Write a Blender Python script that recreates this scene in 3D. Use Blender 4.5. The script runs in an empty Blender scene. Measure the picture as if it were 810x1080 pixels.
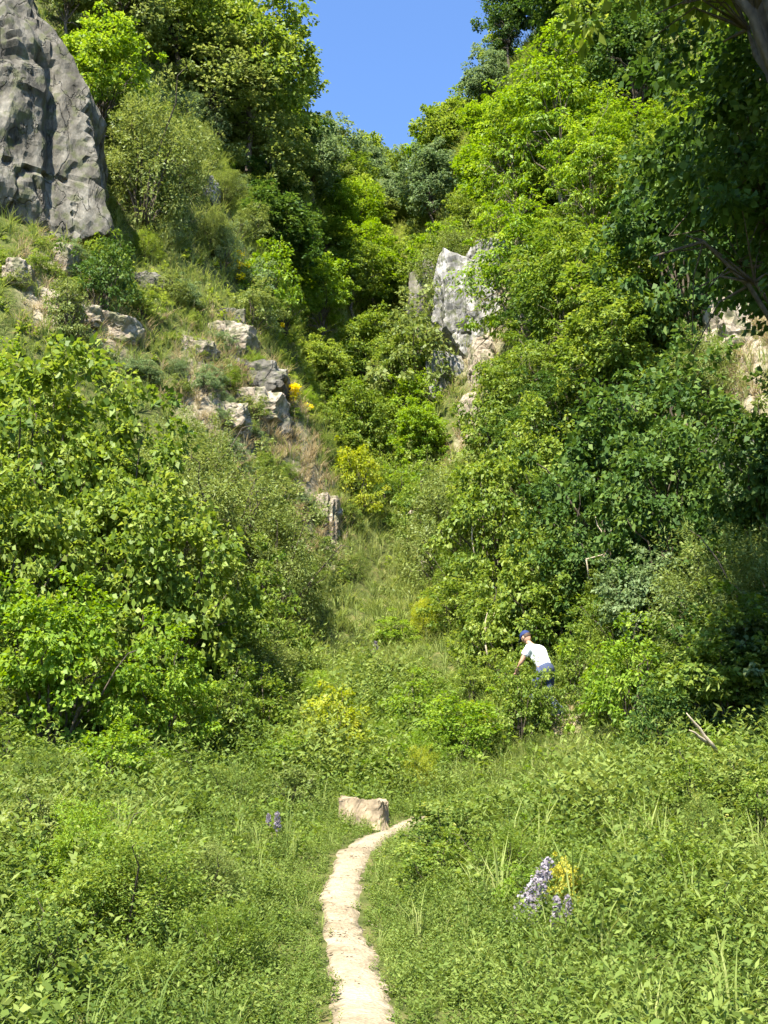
import bpy, math, random
import numpy as np
from mathutils import Vector, Matrix

SEED = 7
rng = np.random.default_rng(SEED)
scene = bpy.context.scene
COL = scene.collection

# ------------------------------------------------------------------ camera numbers (photo is 810 x 1080)
F = 1107.0
PITCH = math.radians(15.5)
CAMZ = 1.6
cp, sp = math.cos(PITCH), math.sin(PITCH)


def kk(u, v):
    a = (u - 405.0) / F
    t = (540.0 - v) / F
    dy = cp - t * sp
    return a / dy, (sp + t * cp) / dy


def P(u, v, Y):
    kx, kz = kk(u, v)
    return np.array([kx * Y, Y, CAMZ + kz * Y])


# ------------------------------------------------------------------ noise (numpy)
def _hash(ix, iy, iz, s):
    h = (ix * 374761393 + iy * 668265263 + iz * 1274126177 + s * 974711) & 0xffffffff
    h = ((h ^ (h >> 13)) * 1274126177) & 0xffffffff
    h = h ^ (h >> 16)
    return (h & 0xffffff) / float(0xffffff)


def noise3(p, s=0):
    p = np.asarray(p, float)
    i = np.floor(p).astype(np.int64)
    f = p - i
    f = f * f * (3 - 2 * f)
    r = 0
    for dx in (0, 1):
        wx = f[:, 0] if dx else 1 - f[:, 0]
        for dy in (0, 1):
            wy = f[:, 1] if dy else 1 - f[:, 1]
            for dz in (0, 1):
                wz = f[:, 2] if dz else 1 - f[:, 2]
                r = r + wx * wy * wz * _hash(i[:, 0] + dx, i[:, 1] + dy, i[:, 2] + dz, s)
    return r * 2 - 1


def fbm(p, s=0, octv=4, gain=.5):
    p = np.asarray(p, float)
    r = 0
    a = 1.0
    for k in range(octv):
        r = r + a * noise3(p * (2.03 ** k) + 17.3 * k, s + k)
        a *= gain
    return r


# ------------------------------------------------------------------ terrain: a gorge, thin-plate surface through surveyed points
world_pts = [(0, -8, -.3), (-9, -8, 2.5), (9, -8, 2.5), (0, 0, 0), (-4, 0, .3), (4, 0, .3), (-10, 0, 3.0), (10, 0, 3.5),
             (0, 6, .5), (-3, 6, .6), (3, 6, .6), (-8, 7, 3.2), (9, 7, 4.0), (-14, 12, 9), (14, 12, 10),
             (-22, 24, 24), (20, 24, 22), (-30, 40, 44), (30, 40, 42), (-40, 70, 68), (40, 70, 68),
             (0, 110, 60), (-35, 110, 84), (35, 110, 84)]
pix_pts = [(360, 955, 9.7), (385, 873, 13.3), (180, 880, 10.5), (0, 880, 11), (600, 900, 10.5), (810, 890, 10.5),
           (330, 850, 14.5), (150, 830, 14.5), (0, 830, 14),
           (435, 835, 17.0), (500, 810, 18), (588, 767, 20), (700, 795, 17), (810, 800, 14),
           (400, 745, 22), (300, 720, 22), (150, 680, 20), (0, 640, 19),
           (420, 680, 27), (520, 670, 26), (620, 650, 26), (740, 630, 23), (810, 610, 20),
           (340, 610, 30), (250, 570, 28), (100, 500, 25), (0, 440, 23.5),
           (425, 600, 34), (520, 560, 33), (600, 510, 33), (700, 490, 29), (810, 490, 24.5),
           (345, 550, 32), (310, 450, 33), (270, 380, 34), (200, 340, 33), (100, 325, 30), (0, 315, 28),
           (380, 530, 42), (410, 515, 42), (360, 440, 50), (400, 360, 58), (450, 440, 46), (520, 430, 42), (480, 385, 47), (500, 268, 51),
           (430, 250, 68), (400, 200, 80), (330, 200, 74), (455, 200, 76),
           (50, 262, 30), (120, 250, 35), (200, 200, 41), (160, 100, 44), (120, 10, 47), (250, 250, 41), (285, 260, 48), (290, 170, 56), (270, 80, 60),
           (560, 310, 44), (650, 330, 37), (760, 340, 30), (810, 330, 27), (520, 200, 60), (600, 130, 55), (510, 110, 66), (600, 20, 62), (700, 160, 42), (810, 110, 36), (700, 10, 50)]
ctrl = [tuple(w) for w in world_pts] + [tuple(P(*q)) for q in pix_pts]
ctrl = np.array(ctrl, float)


def _U(r2):
    return np.where(r2 > 1e-9, r2 * np.log(np.maximum(r2, 1e-9)), 0)


_c = ctrl[:, :2]
n = len(_c)
K = _U(((_c[:, None] - _c[None]) ** 2).sum(-1)) + np.eye(n) * 6.0
Q = np.hstack([np.ones((n, 1)), _c])
A = np.zeros((n + 3, n + 3))
A[:n, :n] = K
A[:n, n:] = Q
A[n:, :n] = Q.T
w_ = np.linalg.solve(A, np.concatenate([ctrl[:, 2], np.zeros(3)]))

# path centre line, in metres
path_pix = [(386, 1085), (383, 1060), (374, 1030), (366, 1000), (361, 975), (360, 950), (363, 930), (370, 910), (385, 893), (408, 880), (433, 871)]


def tps(x, y):
    x = np.asarray(x, float).ravel()
    y = np.asarray(y, float).ravel()
    out = np.empty(len(x))
    for s in range(0, len(x), 20000):
        q = np.stack([x[s:s + 20000], y[s:s + 20000]], 1)
        d = ((q[:, None] - _c[None]) ** 2).sum(-1)
        out[s:s + 20000] = _U(d) @ w_[:n] + w_[n] + q @ w_[n + 1:]
    far = np.clip((np.hypot(x, y - 50) - 95) / 60, 0, 1)
    out = out * (1 - far) + 75 * far                     # far outside the gorge: the plateau
    q = np.stack([x, y, 0 * x], 1)
    rough = np.clip((y - 17) / 12, 0, 1) + np.clip((np.abs(x) - 7) / 6, 0, 1)
    rough = np.clip(rough, 0, 1)
    out += .05 * fbm(q * .9, 3, 3) + rough * (.75 * fbm(q * .28, 5, 3) + .22 * fbm(q * 1.1, 6, 3))
    return out


def hit(u, v, y0=4., y1=110.):
    """first point where the sight line of a pixel meets the smooth ground"""
    kx, kz = kk(u, v)
    Y = np.arange(y0, y1, .05)
    g = HZ(kx * Y, Y)
    d = CAMZ + kz * Y - g
    i = np.argmax(d < 0)
    return np.array([kx * Y[i], Y[i], g[i]]) if (d < 0).any() else None


xs = np.concatenate([np.linspace(-110, -42, 20)[:-1], np.linspace(-42, -12, 76)[:-1], np.linspace(-12, 12, 121), np.linspace(12, 42, 76)[1:], np.linspace(42, 110, 20)[1:]])
ys = np.concatenate([np.linspace(-30, -6, 9)[:-1], np.linspace(-6, 26, 161)[:-1], np.linspace(26, 96, 176)[:-1], np.linspace(96, 200, 30)])
GX, GY = np.meshgrid(xs, ys)
GZ = tps(GX, GY).reshape(GX.shape)


def HZ(x, y):
    x = np.atleast_1d(np.asarray(x, float))
    y = np.atleast_1d(np.asarray(y, float))
    i = np.clip(np.searchsorted(xs, x) - 1, 0, len(xs) - 2)
    j = np.clip(np.searchsorted(ys, y) - 1, 0, len(ys) - 2)
    fx = np.clip((x - xs[i]) / (xs[i + 1] - xs[i]), 0, 1)
    fy = np.clip((y - ys[j]) / (ys[j + 1] - ys[j]), 0, 1)
    return (GZ[j, i] * (1 - fx) + GZ[j, i + 1] * fx) * (1 - fy) + (GZ[j + 1, i] * (1 - fx) + GZ[j + 1, i + 1] * fx) * fy


# ------------------------------------------------------------------ materials
def new_mat(name):
    m = bpy.data.materials.new(name)
    m.use_nodes = True
    nt = m.node_tree
    nt.nodes.clear()
    out = nt.nodes.new('ShaderNodeOutputMaterial')
    return m, nt, out


def N(nt, t, **kw):
    nd = nt.nodes.new(t)
    for k, v in kw.items():
        setattr(nd, k, v)
    return nd


def ramp(nt, fac, stops, interp='LINEAR'):
    r = N(nt, 'ShaderNodeValToRGB')
    r.color_ramp.interpolation = interp
    el = r.color_ramp.elements
    while len(el) < len(stops):
        el.new(.5)
    for e, (p, c) in zip(el, stops):
        e.position = p
        e.color = (*c, 1)
    nt.links.new(fac, r.inputs[0])
    return r.outputs[0]


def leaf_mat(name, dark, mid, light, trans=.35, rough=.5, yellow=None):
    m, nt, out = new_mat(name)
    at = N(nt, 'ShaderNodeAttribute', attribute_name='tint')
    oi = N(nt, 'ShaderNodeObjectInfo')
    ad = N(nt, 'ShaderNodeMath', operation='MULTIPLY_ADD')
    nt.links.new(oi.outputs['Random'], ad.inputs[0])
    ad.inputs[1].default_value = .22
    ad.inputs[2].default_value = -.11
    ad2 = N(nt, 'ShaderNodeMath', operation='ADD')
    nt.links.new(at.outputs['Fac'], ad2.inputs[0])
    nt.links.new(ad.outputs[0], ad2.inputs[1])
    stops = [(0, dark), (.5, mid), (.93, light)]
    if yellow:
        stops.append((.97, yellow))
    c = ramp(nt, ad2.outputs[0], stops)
    pb = N(nt, 'ShaderNodeBsdfPrincipled')
    pb.inputs['Roughness'].default_value = rough
    pb.inputs['Specular IOR Level'].default_value = .22
    nt.links.new(c, pb.inputs['Base Color'])
    tr = N(nt, 'ShaderNodeBsdfTranslucent')
    hs = N(nt, 'ShaderNodeHueSaturation')
    hs.inputs['Hue'].default_value = .485
    hs.inputs['Saturation'].default_value = 1.1
    hs.inputs['Value'].default_value = 1.5
    nt.links.new(c, hs.inputs['Color'])
    nt.links.new(hs.outputs[0], tr.inputs['Color'])
    mx = N(nt, 'ShaderNodeMixShader')
    mx.inputs[0].default_value = trans
    nt.links.new(pb.outputs[0], mx.inputs[1])
    nt.links.new(tr.outputs[0], mx.inputs[2])
    nt.links.new(mx.outputs[0], out.inputs[0])
    return m


def rock_mat(name, stops, scale=1.0, moss=.35, streak=.5, bump=.5):
    m, nt, out = new_mat(name)
    tc = N(nt, 'ShaderNodeTexCoord')
    mp = N(nt, 'ShaderNodeMapping')
    mp.inputs['Scale'].default_value = (scale, scale, scale * streak)
    nt.links.new(tc.outputs['Object'], mp.inputs[0])
    n1 = N(nt, 'ShaderNodeTexNoise')
    n1.inputs['Scale'].default_value = 1.3
    n1.inputs['Detail'].default_value = 12
    n1.inputs['Roughness'].default_value = .68
    nt.links.new(mp.outputs[0], n1.inputs['Vector'])
    c = ramp(nt, n1.outputs['Fac'], stops)
    # mossy crust on surfaces that look upwards, patchy
    n2 = N(nt, 'ShaderNodeTexNoise')
    n2.inputs['Scale'].default_value = 2.3 * scale
    n2.inputs['Detail'].default_value = 8
    nt.links.new(tc.outputs['Object'], n2.inputs['Vector'])
    r2 = N(nt, 'ShaderNodeMapRange')
    r2.inputs['From Min'].default_value = .62 - moss * .3
    r2.inputs['From Max'].default_value = .72 - moss * .3
    nt.links.new(n2.outputs['Fac'], r2.inputs[0])
    mx = N(nt, 'ShaderNodeMix', data_type='RGBA')
    ml = N(nt, 'ShaderNodeMath', operation='MULTIPLY')
    ml.inputs[1].default_value = min(1, moss * 1.6)
    nt.links.new(r2.outputs[0], ml.inputs[0])
    nt.links.new(ml.outputs[0], mx.inputs['Factor'])
    nt.links.new(c, mx.inputs['A'])
    mx.inputs['B'].default_value = (.075, .085, .03, 1)
    # cracks
    n3 = N(nt, 'ShaderNodeTexNoise')
    n3.inputs['Scale'].default_value = 1.1
    n3.inputs['Detail'].default_value = 5
    n3.inputs['Distortion'].default_value = .6
    nt.links.new(mp.outputs[0], n3.inputs['Vector'])
    sb = N(nt, 'ShaderNodeMath', operation='SUBTRACT')
    sb.inputs[1].default_value = .5
    nt.links.new(n3.outputs['Fac'], sb.inputs[0])
    ab = N(nt, 'ShaderNodeMath', operation='ABSOLUTE')
    nt.links.new(sb.outputs[0], ab.inputs[0])
    cr = N(nt, 'ShaderNodeMapRange')
    cr.inputs['From Max'].default_value = .022
    cr.inputs['To Min'].default_value = .7
    nt.links.new(ab.outputs[0], cr.inputs[0])
    m3 = N(nt, 'ShaderNodeMix', data_type='RGBA', blend_type='MULTIPLY')
    m3.inputs['Factor'].default_value = .8
    nt.links.new(mx.outputs['Result'], m3.inputs['A'])
    nt.links.new(cr.outputs[0], m3.inputs['B'])
    pb = N(nt, 'ShaderNodeBsdfPrincipled')
    pb.inputs['Roughness'].default_value = .9
    pb.inputs['Specular IOR Level'].default_value = .15
    nt.links.new(m3.outputs['Result'], pb.inputs['Base Color'])
    b = N(nt, 'ShaderNodeBump')
    b.inputs['Strength'].default_value = bump
    b.inputs['Distance'].default_value = .12
    mh = N(nt, 'ShaderNodeMath', operation='ADD')
    nt.links.new(n1.outputs['Fac'], mh.inputs[0])
    nt.links.new(cr.outputs[0], mh.inputs[1])
    nt.links.new(mh.outputs[0], b.inputs['Height'])
    nt.links.new(b.outputs[0], pb.inputs['Normal'])
    nt.links.new(pb.outputs[0], out.inputs[0])
    return m


def plain_mat(name, col, rough=.7, var=.25, scale=8, bump=.2, spec=.3):
    m, nt, out = new_mat(name)
    tc = N(nt, 'ShaderNodeTexCoord')
    n1 = N(nt, 'ShaderNodeTexNoise')
    n1.inputs['Scale'].default_value = scale
    n1.inputs['Detail'].default_value = 6
    nt.links.new(tc.outputs['Object'], n1.inputs['Vector'])
    a = tuple(max(0, c * (1 - var)) for c in col)
    b_ = tuple(min(1, c * (1 + var)) for c in col)
    c = ramp(nt, n1.outputs['Fac'], [(.3, a), (.7, b_)])
    pb = N(nt, 'ShaderNodeBsdfPrincipled')
    pb.inputs['Roughness'].default_value = rough
    pb.inputs['Specular IOR Level'].default_value = spec
    nt.links.new(c, pb.inputs['Base Color'])
    b = N(nt, 'ShaderNodeBump')
    b.inputs['Strength'].default_value = bump
    b.inputs['Distance'].default_value = .02
    nt.links.new(n1.outputs['Fac'], b.inputs['Height'])
    nt.links.new(b.outputs[0], pb.inputs['Normal'])
    nt.links.new(pb.outputs[0], out.inputs[0])
    return m


def ground_mat():
    m, nt, out = new_mat('earth')
    tc = N(nt, 'ShaderNodeTexCoord')
    n1 = N(nt, 'ShaderNodeTexNoise')
    n1.inputs['Scale'].default_value = .35
    n1.inputs['Detail'].default_value = 10
    n1.inputs['Roughness'].default_value = .65
    nt.links.new(tc.outputs['Object'], n1.inputs['Vector'])
    n2 = N(nt, 'ShaderNodeTexNoise')
    n2.inputs['Scale'].default_value = 5
    n2.inputs['Detail'].default_value = 8
    nt.links.new(tc.outputs['Object'], n2.inputs['Vector'])
    c = ramp(nt, n2.outputs['Fac'], [(.3, (.035, .045, .012)), (.5, (.07, .085, .022)), (.7, (.13, .115, .045))])
    rk = ramp(nt, n2.outputs['Fac'], [(.3, (.16, .12, .085)), (.5, (.34, .27, .20)), (.7, (.48, .41, .33))])
    at = N(nt, 'ShaderNodeAttribute', attribute_name='bare')
    ad = N(nt, 'ShaderNodeMath', operation='MULTIPLY_ADD')
    nt.links.new(n1.outputs['Fac'], ad.inputs[0])
    ad.inputs[1].default_value = 1.2
    ad.inputs[2].default_value = -1.0
    a2 = N(nt, 'ShaderNodeMath', operation='ADD', use_clamp=True)
    nt.links.new(ad.outputs[0], a2.inputs[0])
    nt.links.new(at.outputs['Fac'], a2.inputs[1])
    mx = N(nt, 'ShaderNodeMix', data_type='RGBA')
    nt.links.new(a2.outputs[0], mx.inputs['Factor'])
    nt.links.new(c, mx.inputs['A'])
    nt.links.new(rk, mx.inputs['B'])
    pb = N(nt, 'ShaderNodeBsdfPrincipled')
    pb.inputs['Roughness'].default_value = .95
    pb.inputs['Specular IOR Level'].default_value = .1
    nt.links.new(mx.outputs['Result'], pb.inputs['Base Color'])
    b = N(nt, 'ShaderNodeBump')
    b.inputs['Strength'].default_value = .7
    b.inputs['Distance'].default_value = .15
    nt.links.new(n2.outputs['Fac'], b.inputs['Height'])
    nt.links.new(b.outputs[0], pb.inputs['Normal'])
    nt.links.new(pb.outputs[0], out.inputs[0])
    return m


def path_mat():
    m, nt, out = new_mat('trodden_limestone_dust')
    tc = N(nt, 'ShaderNodeTexCoord')
    n1 = N(nt, 'ShaderNodeTexNoise')
    n1.inputs['Scale'].default_value = 3
    n1.inputs['Detail'].default_value = 10
    n1.inputs['Roughness'].default_value = .7
    nt.links.new(tc.outputs['Object'], n1.inputs['Vector'])
    v = N(nt, 'ShaderNodeTexVoronoi')
    v.inputs['Scale'].default_value = 38
    nt.links.new(tc.outputs['Object'], v.inputs['Vector'])
    c = ramp(nt, n1.outputs['Fac'], [(.3, (.16, .12, .07)), (.5, (.275, .22, .145)), (.72, (.36, .305, .215))])
    c2 = ramp(nt, v.outputs['Color'], [(.1, (.62, .58, .5)), (.4, (1, 1, 1)), (.9, (1.0, .97, .92))])
    mx = N(nt, 'ShaderNodeMix', data_type='RGBA', blend_type='MULTIPLY')
    mx.inputs['Factor'].default_value = .75
    nt.links.new(c, mx.inputs['A'])
    nt.links.new(c2, mx.inputs['B'])
    pb = N(nt, 'ShaderNodeBsdfPrincipled')
    pb.inputs['Roughness'].default_value = .95
    at = N(nt, 'ShaderNodeAttribute', attribute_name='edge')
    n5 = N(nt, 'ShaderNodeTexNoise')
    n5.inputs['Scale'].default_value = 9
    n5.inputs['Detail'].default_value = 6
    nt.links.new(tc.outputs['Object'], n5.inputs['Vector'])
    ma = N(nt, 'ShaderNodeMath', operation='MULTIPLY_ADD')
    nt.links.new(n5.outputs['Fac'], ma.inputs[0])
    ma.inputs[1].default_value = 1.5
    nt.links.new(at.outputs['Fac'], ma.inputs[2])
    ms = N(nt, 'ShaderNodeMapRange')
    ms.inputs['From Min'].default_value = 1.28
    ms.inputs['From Max'].default_value = 1.6
    nt.links.new(ma.outputs[0], ms.inputs[0])
    m5 = N(nt, 'ShaderNodeMix', data_type='RGBA')
    nt.links.new(ms.outputs[0], m5.inputs['Factor'])
    nt.links.new(mx.outputs['Result'], m5.inputs['A'])
    m5.inputs['B'].default_value = (.13, .105, .055, 1)
    nt.links.new(m5.outputs['Result'], pb.inputs['Base Color'])
    b = N(nt, 'ShaderNodeBump')
    b.inputs['Strength'].default_value = .6
    b.inputs['Distance'].default_value = .02
    nt.links.new(v.outputs['Distance'], b.inputs['Height'])
    nt.links.new(b.outputs[0], pb.inputs['Normal'])
    nt.links.new(pb.outputs[0], out.inputs[0])
    return m


MAT = {
    'bright': leaf_mat('bright_green_leaf', (.085, .16, .014), (.16, .26, .025), (.27, .36, .055), .42),
    'mid': leaf_mat('mid_green_leaf', (.06, .115, .014), (.135, .20, .028), (.27, .33, .065), .42),
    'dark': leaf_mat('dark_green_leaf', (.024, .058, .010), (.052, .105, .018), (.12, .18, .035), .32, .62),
    'olive': leaf_mat('olive_green_leaf', (.085, .125, .026), (.155, .20, .046), (.24, .28, .085), .35),
    'far': leaf_mat('grey_green_leaf', (.075, .125, .045), (.13, .19, .075), (.21, .27, .12), .36),
    'yellow': leaf_mat('yellow_green_leaf', (.14, .19, .014), (.25, .30, .028), (.40, .41, .06), .45),
    'herb': leaf_mat('herb_leaf', (.032, .07, .010), (.115, .172, .030), (.235, .285, .07), .38, .7, (.42, .40, .10)),
    'grass': leaf_mat('grass_blade', (.09, .14, .03), (.185, .235, .055), (.32, .34, .12), .38, .7),
    'dry': leaf_mat('dry_grass_blade', (.20, .16, .075), (.34, .28, .15), (.50, .43, .27), .3, .7),
    'autumn': leaf_mat('yellowed_leaf', (.20, .22, .03), (.42, .40, .05), (.62, .56, .10), .4),
    'flower_yellow': leaf_mat('yellow_petal', (.65, .52, .01), (.8, .68, .015), (.85, .75, .03), .3),
    'flower_purple': leaf_mat('mauve_petal', (.19, .165, .19), (.30, .265, .30), (.43, .39, .41), .3),
    'bark': plain_mat('bark', (.075, .06, .042), .9, .4, 9, .6),
    'twig': plain_mat('pale_bark', (.16, .13, .085), .85, .3, 12, .4),
    'dead': plain_mat('dead_wood', (.36, .30, .21), .85, .25, 14, .5),
    'stump': plain_mat('weathered_stump_wood', (.24, .185, .12), .9, .45, 9, .7),
    'cliff': rock_mat('grey_limestone', [(.32, (.028, .026, .02)), (.44, (.075, .068, .055)), (.55, (.135, .123, .10)), (.70, (.25, .23, .19))], 1.1, .35, .45, 1.2),
    'pale': rock_mat('pale_limestone', [(.28, (.12, .095, .065)), (.42, (.235, .19, .14)), (.58, (.35, .295, .225)), (.8, (.48, .42, .335))], 1.3, .45, 1.0, .9),
    'white': rock_mat('white_streaked_limestone', [(.34, (.07, .068, .06)), (.45, (.15, .143, .13)), (.55, (.25, .235, .215)), (.72, (.42, .40, .37))], 1.5, .4, .28, .9),
    'shirt': plain_mat('white_cotton', (.78, .79, .80), .85, .04, 30, .3),
    'skin': plain_mat('skin', (.42, .24, .16), .55, .08, 20, .1),
    'trouser': plain_mat('navy_trouser_cloth', (.05, .065, .12), .85, .2, 25, .3),
    'cap': plain_mat('blue_cap_cloth', (.018, .032, .11), .8, .15, 25, .2),
    'shoe': plain_mat('boot_leather', (.09, .07, .06), .6, .2, 25, .2),
    'hair': plain_mat('brown_hair', (.06, .035, .02), .6, .3, 60, .5),
    'eye': plain_mat('eye', (.3, .3, .3), .2, .6, 90, 0),
    'ground': ground_mat(),
    'path': path_mat(),
}


# ------------------------------------------------------------------ mesh helpers
def tag(o, label=None, cat=None, group=None, kind=None):
    if label: o['label'] = label
    if cat: o['category'] = cat
    if group: o['group'] = group
    if kind: o['kind'] = kind
    return o


def link(name, me, mat=None, parent=None):
    o = bpy.data.objects.new(name, me)
    COL.objects.link(o)
    if mat and me is not None and len(me.materials) == 0:
        me.materials.append(mat)
    if parent: o.parent = parent
    return o


def empty(name, loc):
    o = bpy.data.objects.new(name, None)
    o.empty_display_size = .3
    COL.objects.link(o)
    o.location = loc
    return o


def quad_mesh(name, V, tint, mat):
    """V: (n,4,3) leaf corners, tint: (n,)"""
    n = len(V)
    me = bpy.data.meshes.new(name)
    me.vertices.add(n * 4)
    me.vertices.foreach_set('co', np.ascontiguousarray(V, dtype=np.float32).ravel())
    me.loops.add(n * 4)
    me.loops.foreach_set('vertex_index', np.arange(n * 4, dtype=np.int32))
    me.polygons.add(n)
    me.polygons.foreach_set('loop_start', np.arange(0, n * 4, 4, dtype=np.int32))
    me.polygons.foreach_set('loop_total', np.full(n, 4, dtype=np.int32))
    a = me.attributes.new('tint', 'FLOAT', 'FACE')
    a.data.foreach_set('value', np.ascontiguousarray(tint, dtype=np.float32))
    me.update()
    me.materials.append(mat)
    return me


def poly_mesh(name, V, Fc, mat, smooth=True):
    me = bpy.data.meshes.new(name)
    me.from_pydata([tuple(v) for v in V], [], [tuple(int(i) for i in f) for f in Fc])
    if smooth:
        me.polygons.foreach_set('use_smooth', [True] * len(me.polygons))
    me.update()
    me.materials.append(mat)
    return me


class Geo:
    def __init__(s):
        s.V, s.F, s.n = [], [], 0

    def add(s, V, Fc):
        V = np.asarray(V, float)
        s.V.append(V)
        s.F += [tuple(i + s.n for i in f) for f in Fc]
        s.n += len(V)

    def tube(s, pts, rad, sides=6, cap=True):
        pts = np.asarray(pts, float)
        m = len(pts)
        if np.isscalar(rad): rad = [rad] * m
        V = []
        t0 = pts[1] - pts[0]
        ref = np.array([0, 0, 1.]) if abs(t0[2]) < .8 * np.linalg.norm(t0) else np.array([1., 0, 0])
        for i in range(m):
            t = pts[min(i + 1, m - 1)] - pts[max(i - 1, 0)]
            t = t / (np.linalg.norm(t) + 1e-9)
            a = np.cross(t, ref)
            a /= np.linalg.norm(a) + 1e-9
            b = np.cross(a, t)
            ref = b
            for k in range(sides):
                q = 2 * math.pi * k / sides
                V.append(pts[i] + rad[i] * (math.cos(q) * a + math.sin(q) * b))
        Fc = []
        for i in range(m - 1):
            for k in range(sides):
                k2 = (k + 1) % sides
                Fc.append((i * sides + k, i * sides + k2, (i + 1) * sides + k2, (i + 1) * sides + k))
        if cap:
            Fc.append(tuple(range(sides))[::-1])
            Fc.append(tuple((m - 1) * sides + k for k in range(sides)))
        s.add(V, Fc)

    def ellipsoid(s, c, r, M=None, nu=14, nv=10, fn=None):
        V, Fc = [], []
        for j in range(nv + 1):
            ph = math.pi * j / nv
            for i in range(nu):
                th = 2 * math.pi * i / nu
                d = np.array([math.sin(ph) * math.cos(th), math.sin(ph) * math.sin(th), math.cos(ph)])
                p = d * np.asarray(r, float)
                if fn: p = fn(p, d)
                if M is not None: p = M @ p
                V.append(p + np.asarray(c))
        for j in range(nv):
            for i in range(nu):
                i2 = (i + 1) % nu
                Fc.append((j * nu + i, (j + 1) * nu + i, (j + 1) * nu + i2, j * nu + i2))
        s.add(V, Fc)

    def build(s, name, mat, parent=None, smooth=True):
        return link(name, s.mesh(name, mat, smooth), None, parent)

    def mesh(s, name, mat, smooth=True):
        return poly_mesh(name, np.concatenate(s.V), s.F, mat, smooth)


def unit(a):
    return a / (np.linalg.norm(a, axis=-1, keepdims=True) + 1e-9)


def ico(sub):
    import bmesh
    bm = bmesh.new()
    bmesh.ops.create_icosphere(bm, subdivisions=sub, radius=1)
    V = np.array([v.co[:] for v in bm.verts])
    Fc = [tuple(v.index for v in f.verts) for f in bm.faces]
    bm.free()
    return unit(V), Fc


def leaf_quads(pos, direc, nrm, L, W, fold=.18, wide=.45):
    """rhombic folded leaves: base at pos, tip along direc"""
    d = unit(direc)
    s = unit(np.cross(d, nrm))
    nn = np.cross(s, d)
    L = np.broadcast_to(np.asarray(L, float), (len(pos),))[:, None]
    W = np.broadcast_to(np.asarray(W, float), (len(pos),))[:, None]
    a = pos
    b = pos + d * L * wide + s * W * .5 + nn * W * fold
    c = pos + d * L
    e = pos + d * L * wide - s * W * .5 + nn * W * fold
    return np.stack([a, b, c, e], 1)


# ------------------------------------------------------------------ plants
def crown_leaves(r, R, ncl, per, leaf, rc, flat=.5, droop=.2, narrow=.6, lob=.35, low=-.35, s=0, up=.8, inner=.3):
    """clumps of leaves spread through an uneven crown of half-axes R centred at the origin"""
    R = np.asarray(R, float)
    d = r.normal(size=(ncl * 3, 3))
    d = unit(d)
    d = d[d[:, 2] > low - .25 * r.random(len(d))][:ncl]
    lobe = 1 + lob * fbm(d * 1.7 + s * 5.1, s, 3, .6)
    rad = np.where(r.random(len(d)) < inner, .35 + .5 * r.random(len(d)), .80 + .22 * r.random(len(d))) * lobe
    stray = r.random(len(d)) < .10
    rad = np.where(stray, np.maximum(rad, .9) * (1.1 + .25 * r.random(len(d))), rad)
    C = d * rad[:, None] * R
    csz = rc * (.55 + .9 * r.random(len(C))) * np.where(stray, .65, 1)
    ctint = r.normal(0, .13, len(C))
    idx = np.repeat(np.arange(len(C)), per)
    o = r.normal(size=(len(idx), 3))
    o = unit(o) * (r.random(len(idx)) ** .45)[:, None]
    o *= csz[idx][:, None] * np.array([1, 1, flat])
    o[:, 2] -= droop * csz[idx] * (o[:, 0] ** 2 + o[:, 1] ** 2) / (csz[idx] ** 2 + 1e-6)
    pos = C[idx] + o
    outw = unit(C / R)[idx]
    nrm = unit(np.array([0, 0, up]) + .45 * outw + .55 * r.normal(size=pos.shape))
    hv = o + .35 * outw * csz[idx][:, None]
    hv[:, 2] *= .4
    dr = unit(unit(hv) + .5 * r.normal(size=pos.shape) * np.array([1, 1, .5]) - np.array([0, 0, droop]))
    L = leaf * (.65 + .7 * r.random(len(pos)))
    V = leaf_quads(pos, dr, nrm, L, L * narrow)
    tint = np.clip(.5 + ctint[idx] + r.normal(0, .16, len(pos)), 0, .94)
    return V, tint, C


def limb(r, a, b, nseg=5, wob=.08, sag=.0):
    a, b = np.asarray(a, float), np.asarray(b, float)
    L = np.linalg.norm(b - a)
    t = np.linspace(0, 1, nseg)[:, None]
    p = a + (b - a) * t
    p[:, 2] += (L * .18) * np.sin(t[:, 0] * math.pi) * (1 - sag)
    w = r.normal(0, wob * L * .5, (nseg, 3))
    w[0] = 0
    w[-1] = 0
    return p + w


def make_plant(r, H, R, cz, leaf, ncl, per, rc, kind='tree', **kw):
    """unit-size prototype meshes: (woody geometry, leaves). base at z=0"""
    V, tint, C = crown_leaves(r, R, ncl, per, leaf, rc, s=int(r.integers(999)), **kw)
    V = V + np.array([0, 0, cz])
    C = C + np.array([0, 0, cz])
    g = Geo()
    order = r.permutation(len(C))
    if kind == 'tree':
        top = np.array([r.normal(0, .05 * H), r.normal(0, .05 * H), cz + .35 * R[2]])
        tr = limb(r, (0, 0, -.3), top, 8, .035, 1)
        r0 = .022 * H + .03
        g.tube(tr, np.linspace(r0, r0 * .25, 8), 8)
        for k in order[:26]:
            q = C[k]
            j = int(np.clip((q[2] - .25 * R[2]) / (top[2]) * 7 * .85, 3, 6))
            rr = r0 * (1 - j / 9) * .5
            p = limb(r, tr[j], q, 5, .08)
            g.tube(p, np.linspace(rr, .012, 5), 5)
            for k2 in order[26:120]:
                if np.linalg.norm(C[k2] - q) < rc * 2.2:
                    g.tube(limb(r, p[3], C[k2], 3, .05), [rr * .35, .012, .008], 4)
    else:
        for k in order[:22]:
            q = C[k]
            b = np.array([q[0] * .12, q[1] * .12, -.15])
            g.tube(limb(r, b, q, 6, .06), np.linspace(.012 * H + .008, .006, 6), 5)
    return g, V, tint


PROTO = {}


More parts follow.
